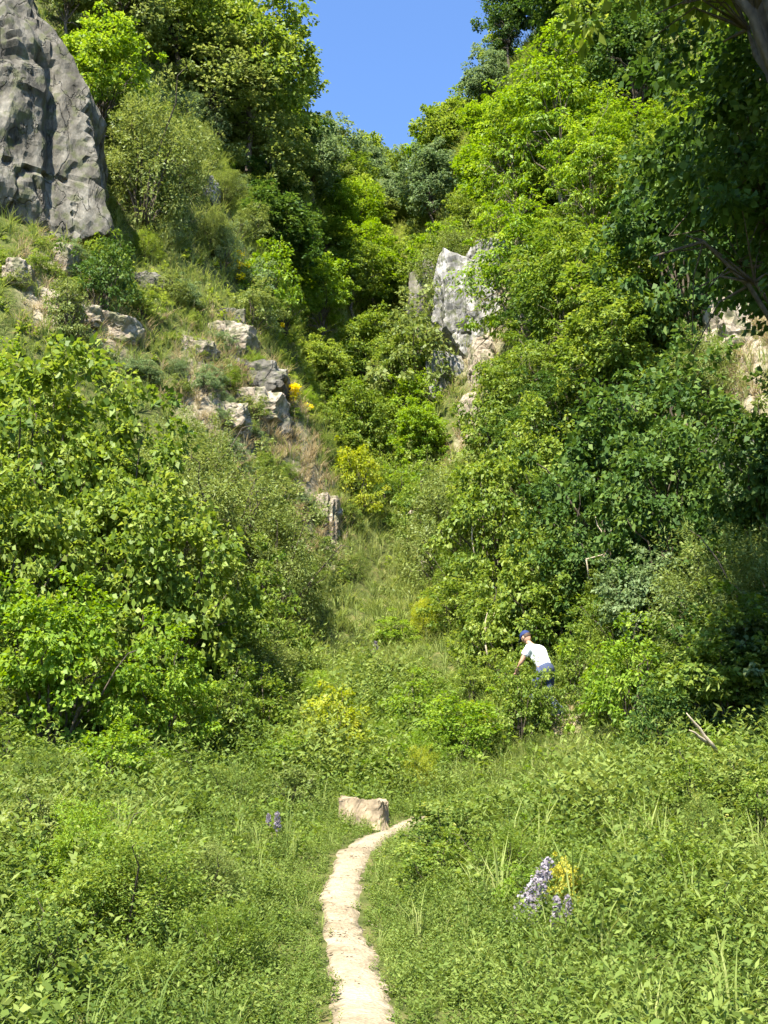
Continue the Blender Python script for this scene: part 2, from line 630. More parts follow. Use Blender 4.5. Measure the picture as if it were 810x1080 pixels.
def proto(key, mat, bark, H, R, cz, leaf, ncl, per, rc, kind, seed, **kw):
    r = np.random.default_rng(seed)
    g, V, tint = make_plant(r, H, R, cz, leaf, ncl, per, rc, kind, **kw)
    PROTO[key] = dict(H=max(V[:, :, 2].max(), .1), W=(V[:, :, 0].max() - V[:, :, 0].min()),
                      leaves=(V, tint), wood=g.mesh(key + '_wood', MAT[bark]), mats={}, wname='trunk' if kind == 'tree' else 'stems', cname='crown' if kind == 'tree' else 'foliage')


def leaf_mesh(key, mat):
    p = PROTO[key]
    if mat not in p['mats']:
        p['mats'][mat] = quad_mesh(key + '_' + mat, *p['leaves'], MAT[mat])
    return p['mats'][mat]


# near shrubs (leaf ~9 cm), prototypes in metres
for i in range(3):
    proto('hazel%d' % i, 'mid', 'bark', 4.2, (2.2, 2.0, 2.0), 2.1, .172, 185, 54, .45, 'shrub', 10 + i, narrow=.75, flat=.4, droop=.3, lob=.6, low=-.8, inner=.25)
for i in range(2):
    proto('fine%d' % i, 'olive', 'bark', 3, (2.0, 1.7, 1.5), 1.5, .11, 240, 70, .38, 'shrub', 20 + i, narrow=.4, flat=.65, droop=.1, lob=.5, low=-.8, up=1.1)
for i in range(3):
    proto('bush%d' % i, 'mid', 'bark', 2.0, (1.1, 1.0, 1.0), 1.0, .115, 100, 44, .26, 'shrub', 30 + i, narrow=.6, flat=.45, droop=.25, lob=.65, low=-.8)
# mid distance
for i in range(3):
    proto('round%d' % i, 'mid', 'bark', 8, (2.7, 2.6, 2.9), 5.0, .24, 225, 54, .58, 'tree', 40 + i, narrow=.7, flat=.42, droop=.25, lob=.6, low=-.75)
for i in range(3):
    proto('tiered%d' % i, 'bright', 'twig', 9, (3.0, 2.8, 3.6), 5.2, .27, 250, 52, .70, 'tree', 50 + i, narrow=.42, flat=.2, droop=.5, lob=.6, low=-.85, up=1.2)
proto('arch0', 'mid', 'bark', 3, (2.3, 2.0, 1.2), 1.9, .13, 190, 62, .45, 'shrub', 81, narrow=.7, flat=.4, droop=.5, lob=.4, low=.0, inner=.2)
proto('high0', 'mid', 'bark', 12, (3.7, 3.4, 2.3), 9.6, .20, 330, 60, .8, 'tree', 82, narrow=.75, flat=.25, droop=.35, lob=.45, low=-.8)
# far trees
for i in range(3):
    proto('distant%d' % i, 'far', 'bark', 10, (3.2, 3.0, 3.8), 6.0, .30, 220, 48, .75, 'tree', 60 + i, narrow=.75, flat=.6, droop=.15, lob=.55, low=-.8)
# big-leaved overhanging tree
proto('broad0', 'dark', 'bark', 9, (3.4, 3.2, 3.2), 5.8, .155, 330, 85, .70, 'tree', 71, narrow=.75, flat=.2, droop=.35, lob=.55, low=-.8)
proto('broad1', 'dark', 'bark', 9, (3.2, 3.2, 3.4), 5.8, .21, 300, 56, .75, 'tree', 72, narrow=.8, flat=.2, droop=.35, lob=.55, low=-.8)

plants_n = 0


def plant(key, mat, u, Y, vtop, wpx, name, cat, label, group=None, rz=None, base_v=None, lean=(0, 0), x=None):
    """stand a plant on the ground at distance Y; its top reaches the height seen at row vtop"""
    global plants_n
    p = PROTO[key]
    kx, kz = kk(u, vtop)
    X = kx * Y if x is None else x
    zt = CAMZ + kz * Y
    zg = float(HZ(X, Y)[0])
    h = max(zt - zg, .5)
    w = wpx / F * Y * 1.08
    sz = h / p['H']
    sx = max(w / p['W'], sz / 1.65)
    o = empty(name, (X, Y, zg))
    o.rotation_euler = (lean[0], lean[1], rz if rz is not None else (u * 37 + vtop * 11 + Y * 5) % 628 / 100)
    tag(o, label, cat, group)
    sc_ = min(sz, 1.3 * sx)
    sc_ = max(sc_, .75 * sz) if p['wname'] == 'trunk' else sz
    c = link(p['cname'], leaf_mesh(key, mat), None, o)
    c.scale = (sx, sx, sc_)
    c.location.z = h - sc_ * p['H']
    c = link(p['wname'], p['wood'], None, o)
    c.scale = (sx, sx, sz)
    plants_n += 1
    return o


# ------------------------------------------------------------------ the ground sheet
DRY = [P(795, 395, 26.5), P(810, 360, 27.5), P(305, 400, 33.5), P(325, 440, 33), P(290, 350, 34), P(320, 480, 32.5), P(220, 400, 31.5), P(250, 420, 32), P(515, 370, 46), P(500, 430, 42),
       P(740, 370, 30), P(720, 420, 29), P(780, 350, 29), P(60, 290, 29), P(240, 340, 33.5), P(340, 540, 32), P(600, 760, 20), P(120, 330, 30)]
DRYR = [1.3, 1.1, 1.2, 1.1, 1.2, .9, 1.4, 1.2, 1.7, 1.4, 1.5, 1.3, 1.2, 1.1, 1.0, .8, .6, .9]


def bare_amount(x, y):
    b = np.zeros(len(x))
    for c, r_ in zip(DRY, DRYR):
        d = np.hypot(x - c[0], (y - c[1]) * .7) / r_
        b = np.maximum(b, np.clip(1.35 - d, 0, 1))
    return b


ny, nx = GX.shape
idx = np.arange(ny * nx).reshape(ny, nx)
fc = np.stack([idx[:-1, :-1], idx[:-1, 1:], idx[1:, 1:], idx[1:, :-1]], -1).reshape(-1, 4)
me = bpy.data.meshes.new('ground')
me.vertices.add(ny * nx)
me.vertices.foreach_set('co', np.stack([GX, GY, GZ], -1).astype(np.float32).ravel())
me.loops.add(fc.size)
me.loops.foreach_set('vertex_index', fc.astype(np.int32).ravel())
me.polygons.add(len(fc))
me.polygons.foreach_set('loop_start', np.arange(0, fc.size, 4, dtype=np.int32))
me.polygons.foreach_set('loop_total', np.full(len(fc), 4, dtype=np.int32))
a = me.attributes.new('bare', 'FLOAT', 'POINT')
a.data.foreach_set('value', bare_amount(GX.ravel(), GY.ravel()).astype(np.float32))
me.polygons.foreach_set('use_smooth', [True] * len(fc))
me.update()
tag(link('ground', me, MAT['ground']), kind='structure')

# ------------------------------------------------------------------ path
pc = np.array([hit(u, v)[:2] for u, v in path_pix])
s_ = np.concatenate([[0], np.cumsum(np.hypot(*np.diff(pc, axis=0).T))])
# run on under the camera and on towards the walker
ext0 = np.array([[.0, -4.5], [.08, 0.], [.0, 2.5], [-.1, 4.4]])
pB = P(588, 767, 20)[:2]
ext1 = np.array([[pc[-1][0] + .55, pc[-1][1] + .8], [1.9, 15.6], [2.6, 17.6], [pB[0] - .05, pB[1] - .8], [pB[0], pB[1] + .2], [2.9, 22.]])
ctrlp = np.vstack([ext0, pc[1:], ext1])


def catmull(p, k=14):
    out = []
    q = np.vstack([2 * p[0] - p[1], p, 2 * p[-1] - p[-2]])
    for i in range(1, len(q) - 2):
        for t in np.linspace(0, 1, k, endpoint=False):
            out.append(.5 * ((2 * q[i]) + (-q[i - 1] + q[i + 1]) * t + (2 * q[i - 1] - 5 * q[i] + 4 * q[i + 1] - q[i + 2]) * t * t + (-q[i - 1] + 3 * q[i] - 3 * q[i + 1] + q[i + 2]) * t ** 3))
    out.append(p[-1])
    return np.array(out)


pl = catmull(ctrlp)


def path_dist(x, y):
    """distance to the trodden line; the middle stretch is overgrown"""
    d = path_dist0(x, y)
    return np.where((y > 14.4) & (y < 19.2), np.maximum(d, .5), np.where(y > 21, np.maximum(d, .5), d))


def path_dist0(x, y):
    out = np.full(len(x), 9.)
    for s in range(0, len(x), 20000):
        d = np.hypot(x[s:s + 20000, None] - pl[None, :, 0], y[s:s + 20000, None] - pl[None, :, 1])
        out[s:s + 20000] = d.min(1)
    return out


tg = unit(np.gradient(pl, axis=0))
nr = np.stack([-tg[:, 1], tg[:, 0]], 1)
cols = np.linspace(-1, 1, 9)
hw = np.where(pl[:, 1] > 18.6, .34, np.where(pl[:, 1] > 12.3, .10, .15)) + .02 * noise3(np.stack([pl[:, 1] * 1.3, pl[:, 0] * 0, pl[:, 0] * 0], 1), 4)
Vp, Fp = [], []
for c in cols:
    wob = (.035 * noise3(np.stack([pl[:, 1] * 7, pl[:, 0] * 0 + c * 9, pl[:, 0] * 0], 1), 13) + .05 * noise3(np.stack([pl[:, 1] * 2.2, pl[:, 0] * 0 + c * 5, pl[:, 0] * 0], 1), 9)) * abs(c)
    q = pl + nr * (c * (hw + .06) + wob)[:, None]
    Vp.append(np.stack([q[:, 0], q[:, 1], HZ(q[:, 0], q[:, 1]) + .028 - .05 * abs(c) ** 3 + (.006 * noise3(np.stack([q[:, 0] * 5, q[:, 1] * 5, q[:, 0] * 0], 1), 2))], 1))
m_ = len(pl)
Vp = np.concatenate(Vp)
for j in range(len(cols) - 1):
    for i in range(m_ - 1):
        if 14.9 < pl[i, 1] < 19.1 or pl[i, 1] > 21: continue
        Fp.append((j * m_ + i, (j + 1) * m_ + i, (j + 1) * m_ + i + 1, j * m_ + i + 1))
me = poly_mesh('path', Vp, Fp, MAT['path'])
ea = me.attributes.new('edge', 'FLOAT', 'POINT')
ea.data.foreach_set('value', np.repeat(np.abs(cols), m_).astype(np.float32))
me.flip_normals()
tag(link('path', me), kind='structure')


# ------------------------------------------------------------------ ground cover
def scatter(nr_, y0, y1, seed, margin=3.0, pw=1.0):
    r = np.random.default_rng(seed)
    t = r.random(nr_)
    y = (y0 ** (1 + pw) + t * (y1 ** (1 + pw) - y0 ** (1 + pw))) ** (1 / (1 + pw)) if y0 > 0 else y0 + t * (y1 - y0)
    x = (r.random(nr_) * 2 - 1) * (.44 * np.abs(y) + margin)
    return x, y, r


def template_herb(r, n=26, H=.45, leaf=.07, narrow=.5, up0=.35):
    out, ti = [], []
    for s in range(3):
        a = r.random() * 6.3
        b = np.array([math.cos(a), math.sin(a)]) * r.random() * .12
        top = b + np.array([math.cos(a), math.sin(a)]) * r.random() * .12
        hh = H * (.6 + .6 * r.random())
        k = np.arange(n // 3)
        t = (k + 1) / (n // 3)
        pos = np.stack([b[0] + (top[0] - b[0]) * t, b[1] + (top[1] - b[1]) * t, hh * t], 1)
        an = k * 2.4 + r.random() * 6
        d = np.stack([np.cos(an), np.sin(an), up0 - .7 * r.random(len(k))], 1)
        L = leaf * (1.25 - .6 * t) * (.8 + .5 * r.random(len(k)))
        out.append(leaf_quads(pos, d, unit(np.array([0, 0, 1.]) + .5 * r.normal(size=pos.shape)), L, L * narrow))
        ti.append(.35 + .3 * t + r.normal(0, .08, len(k)))
    return np.concatenate(out), np.concatenate(ti)


def template_grass(r, n=14, H=.4, w=.012, spread=.5):
    an = r.random(n) * 6.3
    d = np.stack([np.cos(an), np.sin(an), 0 * an], 1)
    b = d * (r.random(n) * .05)[:, None]
    h = H * (.5 + .6 * r.random(n))
    sp_ = spread * (.3 + r.random(n))
    q1 = b + d * (h * sp_ * .35)[:, None] + np.array([0, 0, 1.]) * (h * .6)[:, None]
    q2 = b + d * (h * sp_ * 1.1)[:, None] + np.array([0, 0, 1.]) * (h * .95)[:, None]
    s = np.stack([-np.sin(an), np.cos(an), 0 * an], 1)
    wv = (s * w * .5)
    A_ = np.stack([b - wv, b + wv, q1 + wv * 1.1, q1 - wv * 1.1], 1)
    B_ = np.stack([q1 - wv * 1.1, q1 + wv * 1.1, q2 + wv * .15, q2 - wv * .15], 1)
    ti = np.tile(.5 + r.normal(0, .13, n), 2)
    return np.concatenate([A_, B_]), ti


def spread(templates, x, y, sc, r, tint_add, mat, name, sink=.02, tilt=None):
    z = HZ(x, y) - sink
    Vs, Ts = [], []
    which = r.integers(len(templates), size=len(x))
    an = r.random(len(x)) * 6.283
    for k, (V, ti) in enumerate(templates):
        m = which == k
        if not m.any(): continue
        c, s = np.cos(an[m]), np.sin(an[m])
        X = V[None, :, :, 0] * c[:, None, None] - V[None, :, :, 1] * s[:, None, None]
        Y_ = V[None, :, :, 0] * s[:, None, None] + V[None, :, :, 1] * c[:, None, None]
        Z = np.broadcast_to(V[None, :, :, 2], X.shape)
        S = sc[m][:, None, None]
        W = np.stack([X * S + x[m][:, None, None], Y_ * S + y[m][:, None, None], Z * S + z[m][:, None, None]], -1)
        Vs.append(W.reshape(-1, 4, 3).astype(np.float32))
        Ts.append((ti[None] + tint_add[m][:, None]).ravel())
    V = np.concatenate(Vs)
    T = np.clip(np.concatenate(Ts) + r.normal(0, .05, len(V)), 0, 1)
    me = quad_mesh(name, V, T, MAT[mat])
    return tag(link(name, me), kind='stuff')


rt = np.random.default_rng(101)
T_herb = [template_herb(rt, 45, .50, .078, .42, .9) for _ in range(4)] + [template_herb(rt, 36, .60, .085, .22, 1.4), template_herb(rt, 45, .36, .045, .8, .6), template_herb(rt, 30, .62, .075, .45, .5)]
T_broad = [template_herb(rt, 15, .30, .085, .7, .7) for _ in range(5)]
T_grass = [template_grass(rt, 14, .42, .008, .6) for _ in range(6)]
T_tuss = [template_grass(rt, 22, .55, .024, .8) for _ in range(6)]
T_under = [template_herb(rt, 21, .40, .17, .7) for _ in range(6)]


def fieldn(x, y, f, s):
    return noise3(np.stack([x * f, y * f, 0 * x], 1), s)


# meadow herbs near
x, y, r = scatter(21000, 2.0, 23, 201)
pd = path_dist(x, y)
nz = fieldn(x, y, .6, 11)
near_walker = (np.abs(x - (3.3 * y / 19.6)) < .35) & (y > 16.5) & (y < 20)
keep = (~near_walker | (r.random(len(x)) < .25)) & (pd + .10 * fieldn(x, y, 2.5, 24) > .20 + .08 * r.random(len(x))) & (bare_amount(x, y) < .5)
x, y, nz, pd = x[keep], y[keep], nz[keep], pd[keep]
nz2 = fieldn(x, y, 1.9, 12)
tall = 1 + .55 * np.clip((y - 9.5) / 5, 0, 1) * np.clip((pd - .6) / 1.5, 0, 1)
sc = (.45 + .6 * r.random(len(x))) * (1 + .55 * nz + .5 * nz2) * np.clip(.3 + pd * .6, .3, 1) * tall * np.clip(.8 + (y - 5.5) * .08, .8, 1)
spread(T_herb, x, y, sc, r, .2 * nz + .3 * nz2, 'herb', 'meadow_herbs')
# finer young growth close by
x, y, r = scatter(5000, 3.5, 9.5, 208)
pd = path_dist(x, y)
kp = pd > .28
x, y, pd = x[kp], y[kp], pd[kp]
spread(T_herb, x, y, (.35 + .3 * r.random(len(x))) * np.clip(.5 + pd * .5, .5, 1), r, .2 * fieldn(x, y, 1.4, 19), 'herb', 'young_herbs')
# creeping plants along the path edge
kq = rt.integers(0, m_, 9000)
oq = rt.normal(0, .75, 9000)
x, y = pl[kq, 0] + nr[kq, 0] * oq + rt.normal(0, .1, 9000), pl[kq, 1] + nr[kq, 1] * oq + rt.normal(0, .1, 9000)
pd = path_dist(x, y)
kp = (pd + .07 * fieldn(x, y, 3.5, 23) > .13 + .06 * rt.random(9000)) & (y > 3) & (y < 21) & ((pd > .2) | (rt.random(9000) < .5))
x, y, pd = x[kp], y[kp], pd[kp]
spread(T_herb + T_broad, x, y, (.22 + .3 * rt.random(len(x))) * np.clip(.5 + pd * .7, .5, 1.3), rt, .12 * fieldn(x, y, 2.2, 14), 'herb', 'path_edge_herbs')
# broad-leaved weeds
x, y, r = scatter(3500, 2.0, 22, 202)
pd = path_dist(x, y)
nz = fieldn(x, y, .8, 21)
keep = (pd > .24) & (nz > -.25)
x, y, nz, pd = x[keep], y[keep], nz[keep], pd[keep]
spread(T_broad, x, y, np.clip(.55 + (y - 5.5) * .1, .5, 1) * (.6 + .7 * r.random(len(x))) * np.clip(.35 + pd * .6, .4, 1), r, .1 * nz + .02, 'mid', 'broad_leaved_weeds')
# meadow grass
x, y, r = scatter(12000, 2.0, 36, 203)
pd = path_dist(x, y)
nz = fieldn(x, y, .5, 31)
keep = (pd > .17) & ((y > 13) | (r.random(len(x)) < .45))
x, y, nz, pd = x[keep], y[keep], nz[keep], pd[keep]
spread(T_grass, x, y, (.6 + .6 * r.random(len(x))) * (1 + .3 * nz) * np.clip(.35 + pd * .7, .35, 1.15), r, .18 * nz, 'grass', 'meadow_grass')
# behind and beside the camera
x = (rt.random(7000) * 2 - 1) * 12
y = -8 + rt.random(7000) * 11
pd = path_dist(x, y)
kp = (pd > .4) & ((np.abs(x) > 1.2) | (y < -1.5) | (y > 2))
spread(T_herb, x[kp], y[kp], .6 + .5 * rt.random(kp.sum()), rt, 0 * x[kp], 'herb', 'herbs_by_the_path_start')
# small loose stones trodden into the path
rp = np.random.default_rng(77)
D0, F0 = ico(2)
V_, F_ = [], []
for k in range(420):
    i = rp.integers(60, m_ - 1)
    if 14.6 < pl[i, 1] < 19.2 or pl[i, 1] > 21 or pl[i, 1] < 3: continue
    q = pl[i] + nr[i] * rp.normal(0, .13)
    rr = .006 + .016 * rp.random() ** 3
    W_ = D0 * np.array([1.2, 1, .4]) * rr * .7 * (1 + .25 * rp.normal(size=(len(D0), 1)) * .5)
    V_.append(W_ + np.array([q[0], q[1], float(HZ(q[0], q[1])[0]) + .03]))
    F_ += [tuple(a_ + len(D0) * (len(V_) - 1) for a_ in f) for f in F0]
tag(link('path_gravel', poly_mesh('path_gravel', np.concatenate(V_), F_, MAT['path'], False)), kind='stuff')
# slopes: tussocks of grass
x, y, r = scatter(26000, 20, 84, 204, 7)
nz = fieldn(x, y, .22, 41)
ba = bare_amount(x, y)
keep = (r.random(len(x)) > ba * .8)
x, y, nz, ba = x[keep], y[keep], nz[keep], ba[keep]
spread(T_tuss, x, y, (.7 + .7 * r.random(len(x))) * np.clip(y / 45, .75, 1.5), r, .25 * nz, 'grass', 'slope_grass')
# slopes: leafy undergrowth
x, y, r = scatter(26000, 17, 88, 205, 9)
nz = fieldn(x, y, .3, 51)
ba = bare_amount(x, y)
lawn = (y > 22) & (y < 36) & (np.abs(x - (-.4)) < 1.9)
tus = (y > 29) & (y < 46) & (x < -4.2)
keep = (ba < .35) & ((nz > -.1) | ((r.random(len(x)) < .5) & ~tus)) & ~(lawn & (r.random(len(x)) < .85)) & ~(tus & (r.random(len(x)) < .6))
x, y, nz = x[keep], y[keep], nz[keep]
spread(T_under, x, y, (.6 + .9 * r.random(len(x))) * np.clip(y / 40, .7, 1.7), r, .2 * nz, 'mid', 'undergrowth')
# dry grass on the bare ground
xs_, ys_ = [], []
for c, rr in zip(DRY, DRYR):
    k = int(55 * rr * rr)
    a_ = rt.random(k) * 6.28
    q = np.sqrt(rt.random(k)) * rr * 1.25
    xs_.append(c[0] + q * np.cos(a_))
    ys_.append(c[1] + q * np.sin(a_) / .7)
x, y = np.concatenate(xs_), np.concatenate(ys_)
kp = path_dist(x, y) > .3
x, y = x[kp], y[kp]
spread(T_tuss, x, y, .35 + .55 * rt.random(len(x)), rt, .1 + 0 * x, 'dry', 'dry_grass')


# ------------------------------------------------------------------ rocks
ICO = {k: ico(k) for k in (4, 5, 6, 7)}


def rock(name, c, half, mat, label, cat='rock', group=None, sub=5, seed=0, cuts=22, rough=.10, strata=.04, rz=0., edge=None):
    r = np.random.default_rng(seed + 900)
    D, Fc = ICO[sub]
    t = np.zeros(len(D))
    for k in range(5):
        # blocks split along bedding and joints, each tilted a little; the rock is all of them together
        ex = np.array([.55 + .45 * r.random(3), .55 + .45 * r.random(3)])
        if k > 1: ex *= np.where(r.random((2, 3)) < .4, .55, 1)
        e = r.normal(0, .13, 3)
        Mx = np.array([[1, -e[2], e[1]], [e[2], 1, -e[0]], [-e[1], e[0], 1]])
        Dq = D @ Mx
        tk = np.full(len(D), 9.)
        for ax in range(3):
            tk = np.minimum(tk, ex[0, ax] / np.maximum(Dq[:, ax], 1e-3))
            tk = np.minimum(tk, ex[1, ax] / np.maximum(-Dq[:, ax], 1e-3))
        for c_ in unit(r.normal(size=(7, 3))):
            tk = np.minimum(tk, (.82 + .25 * r.random()) / np.maximum(D @ c_, 1e-3))
        t = np.maximum(t, tk)
    t = np.minimum(t, 1.3)
    V = D * t[:, None]
    H_ = np.asarray(half, float)
    W = V * H_
    q = W / max(.6, H_.mean())
    nrm = D
    dsp = rough * H_.mean() * (.8 * fbm(q * 1.8 + seed, seed, 3, .5) + .35 * fbm(q * 7 + seed, seed + 4, 3, .6) + (.19 * fbm(W * np.array([2.2, 2.2, 1.1]), seed + 6, 5, .68) if sub == 7 else 0))
    jn = noise3(np.stack([W[:, 0] * 1.3, W[:, 1] * 1.3, W[:, 2] * .2], 1) + seed, seed + 8)
    bd = noise3(np.stack([W[:, 0] * .25, W[:, 1] * .25, W[:, 2] * 1.6], 1) + seed, seed + 9)
    dsp -= strata * 1.2 * H_.mean() * (np.clip(1 - np.abs(jn) * 9, 0, 1) + np.clip(1 - np.abs(bd) * 8, 0, 1))
    W = W + nrm * dsp[:, None]
    if edge is not None: W = edge(W)
    cs, sn = math.cos(rz), math.sin(rz)
    W = np.stack([W[:, 0] * cs - W[:, 1] * sn, W[:, 0] * sn + W[:, 1] * cs, W[:, 2]], 1)
    me = poly_mesh(name, W, Fc, MAT[mat], False)
    o = link(name, me)
    o.location = tuple(c)
    return tag(o, label, cat, group)


def rock_at(name, u, v, Y, wpx, hpx, depth, mat, label, back=1.0, **kw):
    """a rock whose visible face spans wpx x hpx of the view at distance Y"""
    if kw.pop('snap', True):
        hh = hit(u, v + hpx * .15, Y - 5, Y + 9)
        if hh is not None and Y - 5 < hh[1]: Y = float(hh[1])
    c = P(u, v, Y)
    k = Y / F * 1.07
    half = (wpx / 2 * k / .84, depth / 2, hpx / 2 * k * 1.05 / .84)
    c = c + np.array([0, depth * .5 * (back - .35), 0])
    return rock(name, c, half, mat, label, **kw)


# near left cliff
def cliff_edge(W):
    z = W[:, 2]
    k = np.interp(z, [-9, -5, -3, -1, .8, 2.2, 4.2, 8], [1.3, .8, .3, .1, .1, -.5, -1.6, -3.2])
    W = W.copy()
    W[:, 0] += np.where(W[:, 0] > 0, k, 0)
    return W


rock('cliff', (-15.9, 33.6, 24.4), (5.4, 4.8, 9.6), 'cliff', 'tall grey limestone cliff filling the top left corner above the pale ledges', 'cliff',
     sub=7, seed=5, rough=.06, strata=.03, edge=cliff_edge)
# centre cliff
rock_at('crag', 500, 330, 47, 74, 140, 6, 'white', 'tall white streaked rock face in the middle of the gorge between green slopes', sub=6, seed=12, cat='crag', strata=.03, rough=.07, back=1.0)
rock_at('crag', 518, 276, 49, 44, 44, 3, 'white', 'small pale crag at the top right end of the white streaked rock face', sub=5, seed=13, cat='crag', back=.8)
rock_at('crag', 456, 330, 49, 50, 110, 3, 'cliff', 'grey mossy crag just left of the white streaked rock face', sub=5, seed=14, cat='crag', back=.9)
rock_at('rock', 508, 390, 44, 30, 60, 1.5, 'pale', 'narrow tan rock rib right of and below the white streaked rock face', sub=5, seed=15, back=.7)
rock_at('rock', 496, 445, 42, 22, 56, 1.4, 'pale', 'thin pale rock pillar low on the rib below the white rock face', sub=5, seed=16, back=.7)
# spur ledges on the left
rock_at('rock', 60, 321, 29.5, 52, 34, 1.6, 'pale', 'pale tan boulder below the grey cliff, left block of the upper ledge', sub=5, seed=21)
rock_at('rock', 84, 334, 29.3, 40, 28, 1.3, 'pale', 'blocky pale stone jammed between two neighbours under the grey cliff', sub=4, seed=22)
rock_at('rock', 117, 345, 29.4, 52, 34, 1.5, 'pale', 'reddish tan boulder at the right end of the stones under the grey cliff', sub=5, seed=23)
rock_at('rock', 15, 292, 29.2, 34, 34, 1.6, 'pale', 'tan rock at the left picture edge under the grey cliff', sub=5, seed=24)
rock_at('rock', 66, 276, 29.6, 22, 40, 1.4, 'pale', 'upright tan rock rib touching the foot of the grey cliff', sub=5, seed=25)
rock_at('rock', 236, 334, 33, 44, 26, 1.4, 'cliff', 'small dark grey capstone at the top of the bare rocky spur', sub=5, seed=26)
rock_at('rock', 240, 358, 33, 50, 36, 1.4, 'pale', 'pale block directly beneath the dark capstone on the spur', sub=5, seed=27)
rock_at('rock', 264, 397, 32.6, 70, 42, 1.9, 'cliff', 'grey overhanging boulder halfway down the bare rocky spur', sub=5, seed=28, strata=.08)
rock_at('rock', 272, 430, 32.6, 66, 36, 1.6, 'pale', 'large pale slab under the grey overhanging boulder on the spur', sub=5, seed=29, back=.8)
rock_at('rock', 294, 450, 32.0, 30, 28, 1.0, 'cliff', 'small rounded grey stone at the lower right end of the pale slab', sub=4, seed=30)
rock_at('crag', 470, 400, 46, 40, 60, 2.5, 'white', 'lower grey foot of the white streaked rock face, partly hidden by bushes', sub=5, seed=17, back=1.1)
rock_at('rock', 205, 368, 32.5, 42, 30, 1.4, 'pale', 'tan broken rock left of the pale block on the spur', sub=5, seed=31)
rock_at('rock', 268, 312, 35, 32, 44, 1.2, 'pale', 'thin pale rock on the crest of the spur beside the yellow flowers', sub=5, seed=33)
rock_at('rock', 343, 548, 31.8, 26, 46, 1.4, 'pale', 'tall tan rock at the lowest tip of the spur beside the grassy gully', sub=5, seed=34)
rock_at('rock', 220, 205, 40.4, 22, 40, 1.6, 'white', 'light grey rock poking out of the steep grassy slope under the big tree', sub=5, seed=35)
rock_at('rock', 180, 178, 41.5, 26, 30, 1.6, 'cliff', 'grey rock patch higher on the steep grassy slope', sub=5, seed=36)
rock_at('rock', 238, 440, 31.5, 46, 30, 1.4, 'pale', 'broad crumbly pale rock at the bottom of the spur just above the fine-leaved mound', sub=5, seed=37, rough=.14)
rock_at('rock', 150, 300, 31, 40, 24, 1.2, 'cliff', 'grey rock in the grass right of the stones under the grey cliff', sub=5, seed=39)
# floor stones
rock_at('rock', 481, 622, 27.0, 30, 26, 1.2, 'pale', 'tan boulder in the grass, largest of the three stones up the green gully', sub=5, seed=41)
rock_at('rock', 448, 597, 30.0, 14, 12, .7, 'pale', 'little pale stone in the grass just above the tan boulder', sub=4, seed=42)
rock_at('rock', 434, 547, 36.0, 16, 14, .8, 'pale', 'small pale stone at the head of the grassy gully', sub=4, seed=43)
# right slope
rock_at('crag', 778, 348, 27.0, 54, 70, 4, 'pale', 'tan crag under the dark overhanging leaves near the right edge', sub=5, seed=44, cat='crag', back=1.0, strata=.08)
rock_at('crag', 800, 500, 21.5, 90, 100, 2.2, 'cliff', 'shaded grey-green rock face low at the right edge', sub=5, seed=45, cat='crag', back=.9)
rock_at('rock', 766, 462, 21.8, 15, 16, .8, 'white', 'small bright white stone in the shade above the low grey rock face', sub=4, seed=46)
rock_at('rock', 640, 410, 30.5, 44, 28, 1.6, 'cliff', 'grey rock peeping out among the shrubs in the middle of the right slope', sub=5, seed=47)
rock_at('rock', 700, 400, 28.5, 40, 70, 1.2, 'pale', 'narrow brown rock rib left of the tan crag on the right slope', sub=5, seed=48, back=.9)
rock_at('rock', 770, 590, 18.5, 22, 20, 1.0, 'pale', 'small tan stone in the pale green shrubs low on the right', sub=4, seed=49)

# ------------------------------------------------------------------ trees and shrubs, far to near
SKY = 'trees along the far skyline'
for a in [
    ('distant0', 'far', 345, 72, 128, 92, 'pale blue-green round tree on the skyline, directly right of the dark tree mass'),
    ('distant1', 'far', 400, 78, 170, 84, 'lower rounded tree in the notch of the skyline, right of the pale blue-green one'),
    ('distant2', 'dark', 443, 80, 188, 60, 'small dark tree at the lowest point of the skyline notch'),
    ('distant0', 'dark', 468, 72, 122, 58, 'dark pointed tree on the skyline, left of the sunlit feathery tree'),
    ('distant1', 'mid', 375, 68, 190, 90, 'mid green tree below the skyline trees in the back of the gorge'),
    ('distant2', 'olive', 430, 70, 215, 80, 'olive green tree above the white streaked rock face, back of the gorge'),
    ('distant1', 'dark', 532, 66, -30, 80, 'dark tree behind the top of the sunlit feathery tree'),
    ('distant0', 'far', 575, 64, -60, 110, 'grey-green tree rising out of the top of the picture, right of the sky'),
    ('distant2', 'dark', 600, 58, -90, 150, 'dark tree crossing the top edge, behind the sunlit feathery tree'),
]:
    plant(a[0], a[1], a[2], a[3], a[4], a[5], 'tree', 'tree', a[6], SKY)
# upper left
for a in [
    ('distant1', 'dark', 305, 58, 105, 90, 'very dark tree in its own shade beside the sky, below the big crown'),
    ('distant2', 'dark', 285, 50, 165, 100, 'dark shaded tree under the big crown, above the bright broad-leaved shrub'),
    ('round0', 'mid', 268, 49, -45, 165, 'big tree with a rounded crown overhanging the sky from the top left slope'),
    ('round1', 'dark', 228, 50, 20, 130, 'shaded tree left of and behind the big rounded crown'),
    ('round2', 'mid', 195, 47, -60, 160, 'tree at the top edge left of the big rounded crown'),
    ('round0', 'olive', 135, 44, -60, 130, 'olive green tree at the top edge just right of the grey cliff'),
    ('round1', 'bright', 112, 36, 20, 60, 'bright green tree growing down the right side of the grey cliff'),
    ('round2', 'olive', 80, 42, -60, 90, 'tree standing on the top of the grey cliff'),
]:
    plant(a[0], a[1], a[2], a[3], a[4], a[5], 'tree', 'tree', a[6], 'trees on the upper left slope')
